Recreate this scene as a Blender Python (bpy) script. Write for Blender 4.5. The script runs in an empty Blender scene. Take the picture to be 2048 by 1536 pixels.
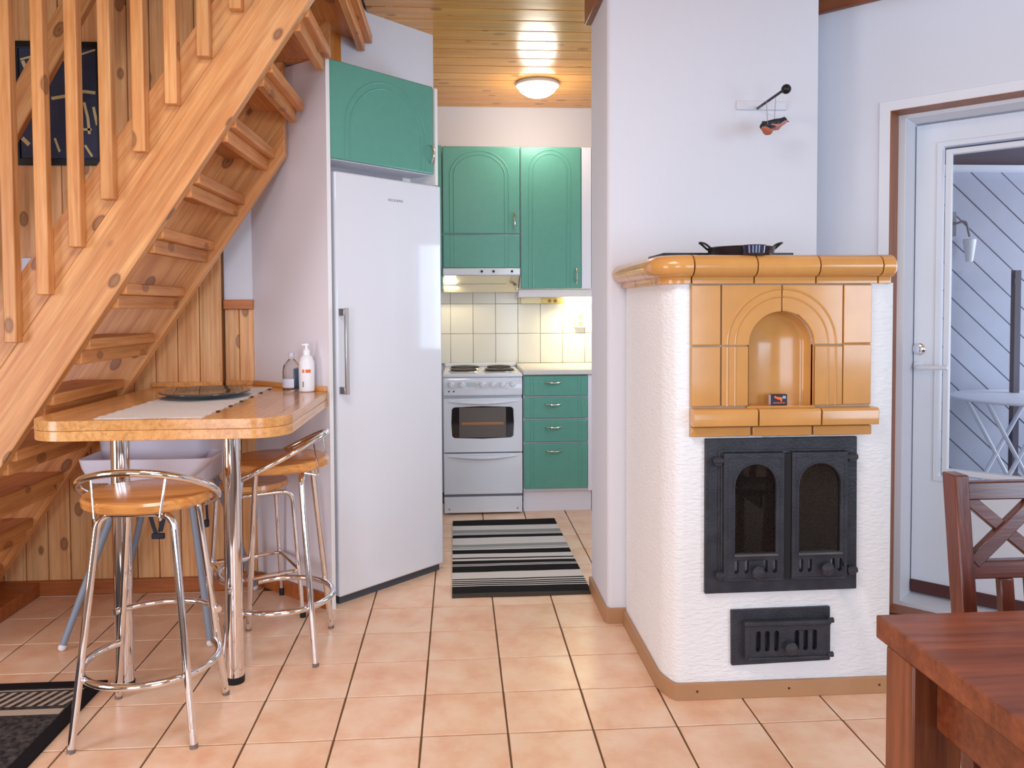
import bpy, bmesh, math, random
from mathutils import Matrix, Vector
from mathutils.geometry import tessellate_polygon
random.seed(7)
C = bpy.context.scene.collection
SC = bpy.context.scene
R = math.radians
PI = math.pi

# ------------------------------------------------------------------ camera
cam_d = bpy.data.cameras.new('camera')
cam = bpy.data.objects.new('camera', cam_d)
C.objects.link(cam)
cam_d.sensor_width = 36.0
cam_d.lens = 36.0 * 1600.6 / 2048.0
cam_d.shift_y = -(768.0 - 670.9) / 2048.0
cam_d.clip_start = 0.05
YAW, PITCH, ROLL, CAMZ = 0.0665, 0.0353, -0.0048, 1.2976
_r = Vector((math.cos(YAW), -math.sin(YAW), 0)); _f = Vector((math.sin(YAW), math.cos(YAW), 0)); _u = Vector((0, 0, 1))
f2 = math.cos(PITCH) * _f - math.sin(PITCH) * _u
u2 = math.sin(PITCH) * _f + math.cos(PITCH) * _u
r3 = math.cos(ROLL) * _r + math.sin(ROLL) * u2
u3 = -math.sin(ROLL) * _r + math.cos(ROLL) * u2
cm = Matrix((r3, u3, -f2)).transposed().to_4x4()
cm.translation = Vector((0, 0, CAMZ))
cam.matrix_world = cm
SC.camera = cam

# ------------------------------------------------------------------ world, exposure, daylight
SC.view_settings.view_transform = 'Standard'
SC.view_settings.look = 'None'
SC.view_settings.gamma = 1.0
SC.view_settings.use_curve_mapping = False
SC.view_settings.exposure = 0.20
SC.cycles.use_denoising = True
SC.cycles.max_bounces = 10
SC.cycles.sample_clamp_indirect = 6.0
W = bpy.data.worlds.new('daylight')
SC.world = W
W.use_nodes = True
bg = W.node_tree.nodes['Background']
bg.inputs[0].default_value = (0.70, 0.80, 1.0, 1)
bg.inputs[1].default_value = 0.9


def area(name, loc, direction, sx, sy, power, color, spread=180):
    d = bpy.data.lights.new(name, 'AREA')
    d.shape = 'RECTANGLE'; d.size = sx; d.size_y = sy; d.energy = power; d.color = color; d.spread = R(spread)
    o = bpy.data.objects.new(name, d); C.objects.link(o)
    o.location = loc
    o.rotation_euler = Vector(direction).to_track_quat('-Z', 'Y').to_euler()
    return o


DAY = (0.62, 0.79, 1.0)
area('window_or_fill_light', (-1.55, -2.35, 1.05), (0.12, 1, 0.0), 1.5, 1.8, 48, DAY)
area('window_or_fill_light', (1.5, -2.35, 1.05), (-0.10, 1, 0.0), 1.5, 1.8, 48, DAY)
area('window_or_fill_light', (3.25, -0.6, 1.5), (-1, 0.55, -0.05), 1.3, 1.3, 44, DAY)
area('window_or_fill_light', (1.47, 4.14, 1.37), (-1, 0, 0), 0.78, 0.70, 9, DAY)
area('window_or_fill_light', (-3.22, 0.9, 1.05), (1, 0.25, 0.0), 1.6, 1.8, 54, (0.88, 0.89, 1.0))  # unseen fill added from the left; that wall holds no window
area('terrace_daylight', (4.75, 4.35, 1.3), (-1, 0.2, 0.0), 1.2, 2.0, 26, (0.82, 0.89, 1.0))
area('living_room_fill', (-0.35, 1.35, 2.60), (0, 0.1, -1), 0.9, 0.9, 26, (0.98, 0.96, 0.98))  # soft overhead fill added to brighten the floor; no fitting stands here

# ------------------------------------------------------------------ geometry helpers
MW = {}


def lin(c):
    return tuple(((x / 255) / 12.92 if x / 255 <= 0.04045 else ((x / 255 + 0.055) / 1.055) ** 2.4) for x in c)


def T(x, y, z=0.0, deg=0.0):
    return Matrix.Translation((x, y, z)) @ Matrix.Rotation(R(deg), 4, 'Z')


I4 = Matrix.Identity(4)


class MB:
    """collects shapes and links them as one mesh object"""
    def __init__(s):
        s.v = []; s.f = []; s.mi = []; s.cur = 0

    def add(s, vs, fs, m=None):
        b = len(s.v)
        if m is not None:
            vs = [m @ Vector(p) for p in vs]
        s.v += [tuple(p) for p in vs]
        s.f += [tuple(i + b for i in f) for f in fs]
        s.mi += [s.cur] * len(fs)
        return s

    def box(s, x0, x1, y0, y1, z0, z1, m=None):
        x0, x1 = min(x0, x1), max(x0, x1); y0, y1 = min(y0, y1), max(y0, y1); z0, z1 = min(z0, z1), max(z0, z1)
        v = [(x0, y0, z0), (x1, y0, z0), (x1, y1, z0), (x0, y1, z0), (x0, y0, z1), (x1, y0, z1), (x1, y1, z1), (x0, y1, z1)]
        return s.add(v, [(3, 2, 1, 0), (4, 5, 6, 7), (0, 1, 5, 4), (1, 2, 6, 5), (2, 3, 7, 6), (3, 0, 4, 7)], m)

    def plate(s, outer, y0, y1, holes=(), m=None, axis='y'):
        """outline in (a,b) = (x,z) extruded along y; axis 'z': (x,y) extruded in z; axis 'x': (y,z) extruded in x"""
        loops = [list(outer)] + [list(h) for h in holes]

        def area2(l):
            return sum(l[i][0] * l[(i + 1) % len(l)][1] - l[(i + 1) % len(l)][0] * l[i][1] for i in range(len(l)))
        for k, l in enumerate(loops):
            if (area2(l) < 0) == (k == 0):
                l.reverse()
        pts = [p for l in loops for p in l]
        tri = tessellate_polygon([[Vector((p[0], p[1], 0)) for p in l] for l in loops])

        def P(p, d):
            return (p[0], d, p[1]) if axis == 'y' else ((p[0], p[1], d) if axis == 'z' else (d, p[0], p[1]))
        n = len(pts)
        vs = [P(p, y0) for p in pts] + [P(p, y1) for p in pts]
        fs = []
        flip = axis in ('z', 'x')
        for t in tri:
            a, b, c = t
            A, B, D = pts[a], pts[b], pts[c]
            if (B[0] - A[0]) * (D[1] - A[1]) - (D[0] - A[0]) * (B[1] - A[1]) < 0:
                b, c = c, b
            front = (a, b, c); back = (c + n, b + n, a + n)
            if flip:
                front, back = front[::-1], back[::-1]
            fs += [front, back]
        k = 0
        for l in loops:
            L = len(l)
            for i in range(L):
                j = (i + 1) % L
                q = (k + i, k + i + n, k + j + n, k + j)
                fs.append(q[::-1] if flip else q)
            k += L
        return s.add(vs, fs, m)

    def tube(s, pts, r, n=12, closed=False, m=None, caps=True):
        pts = [Vector(p) for p in pts]
        N = len(pts)
        rr = r if isinstance(r, (list, tuple)) else [r] * N
        tang = []
        for i in range(N):
            a = pts[(i - 1) % N] if (closed or i > 0) else pts[i]
            b = pts[(i + 1) % N] if (closed or i < N - 1) else pts[i]
            tang.append((b - a).normalized())
        t0 = tang[0]
        up = Vector((0, 0, 1)) if abs(t0.z) < 0.9 else Vector((1, 0, 0))
        nrm = (up - t0 * up.dot(t0)).normalized()
        vs = []
        for i in range(N):
            t = tang[i]
            nrm = (nrm - t * nrm.dot(t)).normalized()
            bi = t.cross(nrm)
            for k in range(n):
                a = 2 * PI * k / n
                vs.append(pts[i] + (nrm * math.cos(a) + bi * math.sin(a)) * rr[i])
        fs = []
        M = N if closed else N - 1
        for i in range(M):
            j = (i + 1) % N
            for k in range(n):
                l = (k + 1) % n
                fs.append((i * n + k, i * n + l, j * n + l, j * n + k))
        if not closed and caps:
            fs.append(tuple(range(n - 1, -1, -1)))
            fs.append(tuple((N - 1) * n + k for k in range(n)))
        return s.add(vs, fs, m)

    def lathe(s, prof, n=24, m=None):
        vs = []; fs = []
        for r, z in prof:
            for k in range(n):
                a = 2 * PI * k / n
                vs.append((r * math.cos(a), r * math.sin(a), z))
        for i in range(len(prof) - 1):
            for k in range(n):
                l = (k + 1) % n
                fs.append((i * n + k, i * n + l, (i + 1) * n + l, (i + 1) * n + k))
        fs.append(tuple(range(n - 1, -1, -1)))
        fs.append(tuple((len(prof) - 1) * n + k for k in range(n)))
        return s.add(vs, fs, m)

    def sphere(s, c, r, n=16, k=10, sc=(1, 1, 1), m=None):
        mm = Matrix.Translation(c) @ Matrix.Diagonal((r * sc[0], r * sc[1], r * sc[2], 1))
        if m is not None:
            mm = m @ mm
        prof = [(max(1e-3, math.sin(PI * i / k)), -math.cos(PI * i / k)) for i in range(k + 1)]
        return s.lathe(prof, n, mm)

    def loft(s, rings, m=None, closed_ends=True):
        n = len(rings[0]); vs = [p for r in rings for p in r]; fs = []
        for i in range(len(rings) - 1):
            for k in range(n):
                l = (k + 1) % n
                fs.append((i * n + k, i * n + l, (i + 1) * n + l, (i + 1) * n + k))
        if closed_ends:
            fs.append(tuple(range(n - 1, -1, -1)))
            fs.append(tuple((len(rings) - 1) * n + k for k in range(n)))
        return s.add(vs, fs, m)

    def build(s, name, mats, parent=None, M=None, bevel=0.0, seg=2, smooth=35, recenter=True):
        if not isinstance(mats, (list, tuple)):
            mats = [mats]
        vs = s.v
        M = M.copy() if M is not None else Matrix.Identity(4)
        if recenter:
            lo = [min(p[i] for p in vs) for i in range(3)]; hi = [max(p[i] for p in vs) for i in range(3)]
            c = Vector(((lo[0] + hi[0]) / 2, (lo[1] + hi[1]) / 2, (lo[2] + hi[2]) / 2 if parent else lo[2]))
            vs = [(p[0] - c.x, p[1] - c.y, p[2] - c.z) for p in vs]
            M = M @ Matrix.Translation(c)
        assert max(max(f) for f in s.f) < len(vs) and min(min(f) for f in s.f) >= 0 and len(s.mi) == len(s.f), name
        me = bpy.data.meshes.new(name)
        me.from_pydata(vs, [], s.f)
        for mt in mats:
            me.materials.append(mt)
        me.polygons.foreach_set('material_index', s.mi)
        if smooth:
            bm = bmesh.new(); bm.from_mesh(me)
            bmesh.ops.recalc_face_normals(bm, faces=bm.faces)
            bm.to_mesh(me); bm.free()
            me.polygons.foreach_set('use_smooth', [True] * len(me.polygons))
            me.set_sharp_from_angle(angle=R(smooth))
        me.update()
        return link(name, me, parent, M, bevel, seg)


def link(name, data, parent, M, bevel=0.0, seg=2):
    o = bpy.data.objects.new(name, data)
    C.objects.link(o)
    MW[o] = M
    if parent is not None:
        o.parent = parent
        o.matrix_basis = MW[parent].inverted() @ M
    else:
        o.matrix_basis = M
    if bevel:
        b = o.modifiers.new('soft_edges', 'BEVEL'); b.width = bevel; b.segments = seg; b.limit_method = 'ANGLE'; b.angle_limit = R(40)
        b.harden_normals = False
    return o


def tag(o, label, cat, group=None, kind=None):
    o['label'] = label; o['category'] = cat
    if group: o['group'] = group
    if kind: o['kind'] = kind
    return o


def thing(name, label, cat, M, group=None, kind=None):
    o = bpy.data.objects.new(name, None); C.objects.link(o)
    o.empty_display_size = 0.1
    o.matrix_basis = M; MW[o] = M
    return tag(o, label, cat, group, kind)


def struct(o, label, cat):
    o['kind'] = 'structure'; o['label'] = label; o['category'] = cat
    return o


def copy_tree(src, M, label=None):
    r = src.copy(); C.objects.link(r); r.matrix_basis = M; MW[r] = M
    if label: r['label'] = label
    for ch in [o for o in C.objects if o.parent is src]:
        c = ch.copy(); C.objects.link(c); c.parent = r; c.matrix_parent_inverse = I4.copy(); c.matrix_basis = ch.matrix_basis.copy()
        for g in [o for o in C.objects if o.parent is ch]:
            d = g.copy(); C.objects.link(d); d.parent = c; d.matrix_parent_inverse = I4.copy(); d.matrix_basis = g.matrix_basis.copy()
    return r


def arc(cx, cy, r, a0, a1, n=16, ry=None):
    ry = r if ry is None else ry
    return [(cx + r * math.cos(R(a0 + (a1 - a0) * i / n)), cy + ry * math.sin(R(a0 + (a1 - a0) * i / n))) for i in range(n + 1)]


def rrect(x0, x1, y0, y1, r, n=6):
    return arc(x1 - r, y1 - r, r, 0, 90, n) + arc(x0 + r, y1 - r, r, 90, 180, n) + arc(x0 + r, y0 + r, r, 180, 270, n) + arc(x1 - r, y0 + r, r, 270, 360, n)


def bend(pts, r, n=5):
    """polyline with rounded corners"""
    pts = [Vector(p) for p in pts]
    out = [pts[0]]
    for i in range(1, len(pts) - 1):
        a, b, c = pts[i - 1], pts[i], pts[i + 1]
        d1 = (a - b); d2 = (c - b)
        k = min(r, d1.length * 0.49, d2.length * 0.49)
        p0 = b + d1.normalized() * k; p1 = b + d2.normalized() * k
        for j in range(n + 1):
            t = j / n
            out.append(p0 * (1 - t) ** 2 + b * 2 * t * (1 - t) + p1 * t * t)
    out.append(pts[-1])
    return out


# ------------------------------------------------------------------ materials
def base_mat(name):
    m = bpy.data.materials.new(name); m.use_nodes = True
    nt = m.node_tree
    return m, nt, nt.nodes['Principled BSDF']


def nd(nt, kind, **kw):
    n = nt.nodes.new(kind)
    for k, v in kw.items():
        setattr(n, k, v)
    return n


def mat(name, col, rough=0.5, metal=0.0, spec=0.5, noise=0.0, nscale=8.0, bump=0.0, bscale=40.0, bstretch=(1, 1, 1), coat=0.0, emit=0.0, ecol=None, trans=0.0, ior=1.45, vary=0.0):
    m, nt, p = base_mat(name)
    c = lin(col) if max(col) > 1.0 else col
    p.inputs['Base Color'].default_value = (*c, 1)
    p.inputs['Roughness'].default_value = rough
    p.inputs['Metallic'].default_value = metal
    p.inputs['Specular IOR Level'].default_value = spec
    p.inputs['IOR'].default_value = ior
    p.inputs['Transmission Weight'].default_value = trans
    p.inputs['Coat Weight'].default_value = coat
    if coat: p.inputs['Coat Roughness'].default_value = 0.08
    if emit:
        p.inputs['Emission Color'].default_value = (*(ecol or c), 1)
        p.inputs['Emission Strength'].default_value = emit
    tc = None
    if noise or bump or vary:
        tc = nd(nt, 'ShaderNodeTexCoord')
    src = None
    if noise:
        n = nd(nt, 'ShaderNodeTexNoise'); n.inputs['Scale'].default_value = nscale; n.inputs['Detail'].default_value = 5
        nt.links.new(tc.outputs['Object'], n.inputs['Vector'])
        r = nd(nt, 'ShaderNodeValToRGB')
        r.color_ramp.elements[0].position = 0.3; r.color_ramp.elements[1].position = 0.7
        r.color_ramp.elements[0].color = (*[x * (1 - noise) for x in c], 1)
        r.color_ramp.elements[1].color = (*[min(1, x * (1 + noise)) for x in c], 1)
        nt.links.new(n.outputs['Fac'], r.inputs['Fac'])
        src = r.outputs['Color']
    if vary:
        oi = nd(nt, 'ShaderNodeObjectInfo'); h = nd(nt, 'ShaderNodeHueSaturation')
        mr = nd(nt, 'ShaderNodeMapRange'); mr.inputs['To Min'].default_value = 1 - vary; mr.inputs['To Max'].default_value = 1 + vary
        nt.links.new(oi.outputs['Random'], mr.inputs['Value']); nt.links.new(mr.outputs['Result'], h.inputs['Value'])
        if src: nt.links.new(src, h.inputs['Color'])
        else: h.inputs['Color'].default_value = (*c, 1)
        src = h.outputs['Color']
    if src: nt.links.new(src, p.inputs['Base Color'])
    if bump:
        mp = nd(nt, 'ShaderNodeMapping'); mp.inputs['Scale'].default_value = bstretch
        nt.links.new(tc.outputs['Object'], mp.inputs['Vector'])
        n2 = nd(nt, 'ShaderNodeTexNoise'); n2.inputs['Scale'].default_value = bscale; n2.inputs['Detail'].default_value = 4
        nt.links.new(mp.outputs['Vector'], n2.inputs['Vector'])
        b = nd(nt, 'ShaderNodeBump'); b.inputs['Strength'].default_value = bump; b.inputs['Distance'].default_value = 0.01
        nt.links.new(n2.outputs['Fac'], b.inputs['Height']); nt.links.new(b.outputs['Normal'], p.inputs['Normal'])
    return m


def wood(name, light, dark, axis='x', rough=0.35, knots=0.6, knot_col=(96, 48, 26), grain=1.0, coat=0.0, kscale=1.0, contrast=1.0):
    """pine or stained timber; the grain runs along the object's own axis"""
    m, nt, p = base_mat(name)
    L = nt.links
    tc = nd(nt, 'ShaderNodeTexCoord'); oi = nd(nt, 'ShaderNodeObjectInfo')
    mul = nd(nt, 'ShaderNodeVectorMath', operation='SCALE'); mul.inputs[0].default_value = (7.3, 3.1, 5.7)
    L.new(oi.outputs['Random'], mul.inputs['Scale'])
    add = nd(nt, 'ShaderNodeVectorMath', operation='ADD')
    L.new(tc.outputs['Object'], add.inputs[0]); L.new(mul.outputs['Vector'], add.inputs[1])
    long_, cross = 1.0, 11.0
    sc = {'x': (long_, cross, cross), 'y': (cross, long_, cross), 'z': (cross, cross, long_)}[axis]
    mp = nd(nt, 'ShaderNodeMapping'); mp.inputs['Scale'].default_value = sc
    L.new(add.outputs['Vector'], mp.inputs['Vector'])
    n1 = nd(nt, 'ShaderNodeTexNoise'); n1.inputs['Scale'].default_value = 2.2 * grain; n1.inputs['Detail'].default_value = 6; n1.inputs['Distortion'].default_value = 0.6
    L.new(mp.outputs['Vector'], n1.inputs['Vector'])
    n2 = nd(nt, 'ShaderNodeTexNoise'); n2.inputs['Scale'].default_value = 9.0 * grain; n2.inputs['Detail'].default_value = 3
    L.new(mp.outputs['Vector'], n2.inputs['Vector'])
    mx = nd(nt, 'ShaderNodeMath', operation='MULTIPLY_ADD'); mx.inputs[1].default_value = 0.35
    L.new(n2.outputs['Fac'], mx.inputs[0]); 
    m2 = nd(nt, 'ShaderNodeMath', operation='MULTIPLY'); m2.inputs[1].default_value = 0.65
    L.new(n1.outputs['Fac'], m2.inputs[0]); L.new(m2.outputs[0], mx.inputs[2])
    rp = nd(nt, 'ShaderNodeValToRGB')
    w = 0.17 / contrast
    rp.color_ramp.elements[0].position = 0.5 - w; rp.color_ramp.elements[1].position = 0.5 + w
    rp.color_ramp.elements[0].color = (*lin(dark), 1); rp.color_ramp.elements[1].color = (*lin(light), 1)
    L.new(mx.outputs[0], rp.inputs['Fac'])
    sc3 = {'x': (0.9, 46, 46), 'y': (46, 0.9, 46), 'z': (46, 46, 0.9)}[axis]
    mp3 = nd(nt, 'ShaderNodeMapping'); mp3.inputs['Scale'].default_value = sc3
    L.new(add.outputs['Vector'], mp3.inputs['Vector'])
    n3 = nd(nt, 'ShaderNodeTexNoise'); n3.inputs['Scale'].default_value = 1.6; n3.inputs['Detail'].default_value = 2; n3.inputs['Distortion'].default_value = 0.35
    L.new(mp3.outputs['Vector'], n3.inputs['Vector'])
    r3_ = nd(nt, 'ShaderNodeValToRGB'); r3_.color_ramp.elements[0].position = 0.36; r3_.color_ramp.elements[1].position = 0.56
    r3_.color_ramp.elements[0].color = (0.76, 0.70, 0.64, 1); r3_.color_ramp.elements[1].color = (1, 1, 1, 1)
    L.new(n3.outputs['Fac'], r3_.inputs['Fac'])
    ml = nd(nt, 'ShaderNodeMix', data_type='RGBA', blend_type='MULTIPLY'); ml.inputs['Factor'].default_value = 0.75 * min(1.0, contrast)
    L.new(rp.outputs['Color'], ml.inputs[6]); L.new(r3_.outputs['Color'], ml.inputs[7])
    rp = ml
    hs = nd(nt, 'ShaderNodeHueSaturation')
    mr = nd(nt, 'ShaderNodeMapRange'); mr.inputs['To Min'].default_value = 0.9; mr.inputs['To Max'].default_value = 1.08
    L.new(oi.outputs['Random'], mr.inputs['Value']); L.new(mr.outputs['Result'], hs.inputs['Value'])
    L.new(rp.outputs[2], hs.inputs['Color'])
    out = hs.outputs['Color']
    if knots:
        k = {'x': (4.6, 8.0, 8.0), 'y': (8.0, 4.6, 8.0), 'z': (8.0, 8.0, 4.6)}[axis]
        mk = nd(nt, 'ShaderNodeMapping'); mk.inputs['Scale'].default_value = tuple(a * kscale for a in k)
        L.new(add.outputs['Vector'], mk.inputs['Vector'])
        vo = nd(nt, 'ShaderNodeTexVoronoi'); vo.inputs['Scale'].default_value = 1.0
        L.new(mk.outputs['Vector'], vo.inputs['Vector'])
        kr = nd(nt, 'ShaderNodeValToRGB')
        kr.color_ramp.elements[0].position = 0.02; kr.color_ramp.elements[0].color = (1, 1, 1, 1)
        kr.color_ramp.elements[1].position = 0.19; kr.color_ramp.elements[1].color = (0, 0, 0, 1)
        for q_, v_ in ((0.07, 0.72), (0.12, 0.8), (0.145, 1.0), (0.165, 0.35)):
            e_ = kr.color_ramp.elements.new(q_); e_.color = (v_, v_, v_, 1)
        L.new(vo.outputs['Distance'], kr.inputs['Fac'])
        km = nd(nt, 'ShaderNodeMath', operation='MULTIPLY'); km.inputs[1].default_value = knots
        L.new(kr.outputs['Color'], km.inputs[0])
        mix = nd(nt, 'ShaderNodeMix', data_type='RGBA')
        L.new(km.outputs[0], mix.inputs['Factor']); L.new(out, mix.inputs[6]); mix.inputs[7].default_value = (*lin(knot_col), 1)
        out = mix.outputs[2]
    L.new(out, p.inputs['Base Color'])
    p.inputs['Roughness'].default_value = rough
    p.inputs['Coat Weight'].default_value = coat
    p.inputs['Coat Roughness'].default_value = 0.12
    b = nd(nt, 'ShaderNodeBump'); b.inputs['Strength'].default_value = 0.08; b.inputs['Distance'].default_value = 0.004
    L.new(n2.outputs['Fac'], b.inputs['Height']); L.new(b.outputs['Normal'], p.inputs['Normal'])
    return m


PL, PD = (230, 168, 106), (204, 130, 70)
pine_x = wood('pine_x', PL, PD, 'x', 0.38, 0.8)
pine_y = wood('pine_y', PL, PD, 'y', 0.38, 0.7)
pine_z = wood('pine_z', PL, PD, 'z', 0.40, 0.7)
pine_wall = wood('pine_wall', (242, 190, 132), (222, 154, 94), 'z', 0.42, 0.7)
pine_tread = wood('pine_tread', (226, 158, 92), (198, 120, 58), 'y', 0.40, 0.6)
pine_cap = wood('pine_cap', (208, 126, 58), (182, 98, 40), 'x', 0.35, 0.2)
pine_post = wood('pine_post', (226, 146, 66), (205, 122, 48), 'z', 0.35, 0.2)
ceil_wood = wood('ceiling_pine', (228, 166, 80), (208, 138, 54), 'x', 0.22, 0.65, kscale=1.1)
ceil_back = mat('ceiling_backing', (70, 45, 20), 0.7)
base_pine = wood('stained_base', (186, 108, 52), (156, 82, 36), 'x', 0.4, 0.2)
cornice_wood = wood('cornice_wood', (150, 84, 46), (122, 62, 32), 'x', 0.4, 0.2)
jamb_wood = wood('jamb_wood', (178, 112, 72), (150, 88, 54), 'z', 0.45, 0.1)
table_wood = wood('beech_laminate', (236, 178, 112), (216, 148, 80), 'y', 0.2, 0.12, coat=0.3)
seat_wood = wood('beech_seat', (226, 160, 92), (206, 134, 66), 'x', 0.22, 0.0, coat=0.3)
dark_wood = wood('dark_stained', (152, 82, 48), (108, 52, 30), 'x', 0.3, 0.1, (60, 28, 18))
dark_wood_z = wood('dark_stained_z', (154, 86, 52), (110, 56, 33), 'z', 0.3, 0.1, (60, 28, 18))
white_wall = mat('painted_wall', (224, 224, 230), 0.75, bump=0.10, bscale=120)
plaster = mat('rough_plaster', (244, 243, 243), 0.8, bump=0.55, bscale=55, bstretch=(0.8, 1, 2.2))
panel_white = mat('white_laminate', (236, 232, 238), 0.45)
gloss_white = mat('white_enamel', (228, 229, 234), 0.07)
edge_white = mat('white_edge', (240, 238, 234), 0.4)
door_white = mat('door_paint', (230, 231, 236), 0.45)
tan_base = mat('tan_skirting', (178, 134, 96), 0.45, noise=0.06, nscale=3)
green = mat('green_foil', (100, 162, 143), 0.28, noise=0.03, nscale=30)
ochre = mat('ochre_glaze', (208, 150, 84), 0.15, noise=0.07, nscale=9, coat=0.2, vary=0.05)
grout_light = mat('pale_grout', (196, 186, 168), 0.9)
iron = mat('cast_iron', (52, 52, 59), 0.42, noise=0.25, nscale=18, bump=0.25, bscale=160, spec=0.4)
iron_dark = mat('sooty_iron', (24, 22, 22), 0.7)
soot_glass = mat('sooty_glass', (22, 16, 14), 0.07, noise=0.5, nscale=12)
mesh_mat = mat('firebox_mesh', (52, 42, 34), 0.7)
chrome = mat('chrome', (0.82, 0.82, 0.84), 0.06, metal=1.0)
steel = mat('brushed_steel', (0.62, 0.60, 0.58), 0.28, metal=1.0)
black_rub = mat('black_rubber', (18, 18, 20), 0.6)
black = mat('black_lacquer', (20, 20, 23), 0.4)
grout_dark = mat('brown_grout', (112, 82, 56), 0.9)
wtile = mat('white_wall_tile', (236, 230, 218), 0.12, vary=0.02)
grey_plastic = mat('grey_metal_tube', (138, 146, 158), 0.4)
white_plastic = mat('white_plastic', (226, 220, 230), 0.35)
strap_mat = mat('dark_webbing', (48, 50, 60), 0.8)
navy_enamel = mat('navy_enamel', (28, 30, 66), 0.12, coat=0.4)
lamp_glow = mat('lamp_glass', (255, 250, 240), 0.3, emit=5.0, ecol=(1.0, 0.94, 0.84))
tube_glow = mat('worktop_lamp_glow', (255, 250, 220), 0.3, emit=9.0, ecol=(1.0, 0.94, 0.66))
hood_glow = mat('hood_lamp_glow', (255, 250, 220), 0.3, emit=9.0, ecol=(1.0, 0.90, 0.62))
brass_grey = mat('satin_pull', (0.72, 0.68, 0.62), 0.2, metal=1.0)
worktop_mat = mat('worktop_laminate', (222, 214, 206), 0.35, noise=0.04, nscale=60)
oven_glass = mat('oven_glass', (26, 26, 28), 0.05)
oven_inside = mat('oven_interior', (98, 88, 80), 0.4)
grey_line = mat('grey_gap', (120, 122, 128), 0.6)


def glass_mat():
    m, nt, p = base_mat('clear_glass')
    nt.nodes.remove(p)
    out = nt.nodes['Material Output']
    tr = nd(nt, 'ShaderNodeBsdfTransparent'); gl = nd(nt, 'ShaderNodeBsdfGlossy'); gl.inputs['Roughness'].default_value = 0.02
    fr = nd(nt, 'ShaderNodeFresnel'); fr.inputs['IOR'].default_value = 1.5
    mx = nd(nt, 'ShaderNodeMixShader')
    nt.links.new(fr.outputs[0], mx.inputs[0]); nt.links.new(tr.outputs[0], mx.inputs[1]); nt.links.new(gl.outputs[0], mx.inputs[2])
    nt.links.new(mx.outputs[0], out.inputs['Surface'])
    return m


glass = glass_mat()
tinted = mat('clear_bottle_plastic', (0.93, 0.94, 0.95), 0.05, trans=1.0, ior=1.2)


def floor_tile_mat():
    m, nt, p = base_mat('terracotta_pink_tile'); L = nt.links
    tc = nd(nt, 'ShaderNodeTexCoord'); oi = nd(nt, 'ShaderNodeObjectInfo')
    mul = nd(nt, 'ShaderNodeVectorMath', operation='SCALE'); mul.inputs[0].default_value = (9.1, 5.3, 0)
    L.new(oi.outputs['Random'], mul.inputs['Scale'])
    add = nd(nt, 'ShaderNodeVectorMath', operation='ADD'); L.new(tc.outputs['Object'], add.inputs[0]); L.new(mul.outputs['Vector'], add.inputs[1])
    n = nd(nt, 'ShaderNodeTexNoise'); n.inputs['Scale'].default_value = 6.5; n.inputs['Detail'].default_value = 5; n.inputs['Roughness'].default_value = 0.6
    L.new(add.outputs['Vector'], n.inputs['Vector'])
    r = nd(nt, 'ShaderNodeValToRGB')
    e = r.color_ramp.elements
    e[0].position = 0.30; e[0].color = (*lin((232, 178, 142)), 1)
    e[1].position = 0.72; e[1].color = (*lin((248, 220, 194)), 1)
    x = e.new(0.52); x.color = (*lin((243, 204, 172)), 1)
    L.new(n.outputs['Fac'], r.inputs['Fac'])
    hs = nd(nt, 'ShaderNodeHueSaturation'); mr = nd(nt, 'ShaderNodeMapRange'); mr.inputs['To Min'].default_value = 0.97; mr.inputs['To Max'].default_value = 1.03
    L.new(oi.outputs['Random'], mr.inputs['Value']); L.new(mr.outputs['Result'], hs.inputs['Value']); L.new(r.outputs['Color'], hs.inputs['Color'])
    L.new(hs.outputs['Color'], p.inputs['Base Color'])
    p.inputs['Roughness'].default_value = 0.30
    b = nd(nt, 'ShaderNodeBump'); b.inputs['Strength'].default_value = 0.12; b.inputs['Distance'].default_value = 0.006
    L.new(n.outputs['Fac'], b.inputs['Height']); L.new(b.outputs['Normal'], p.inputs['Normal'])
    return m


floor_tile = floor_tile_mat()


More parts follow.
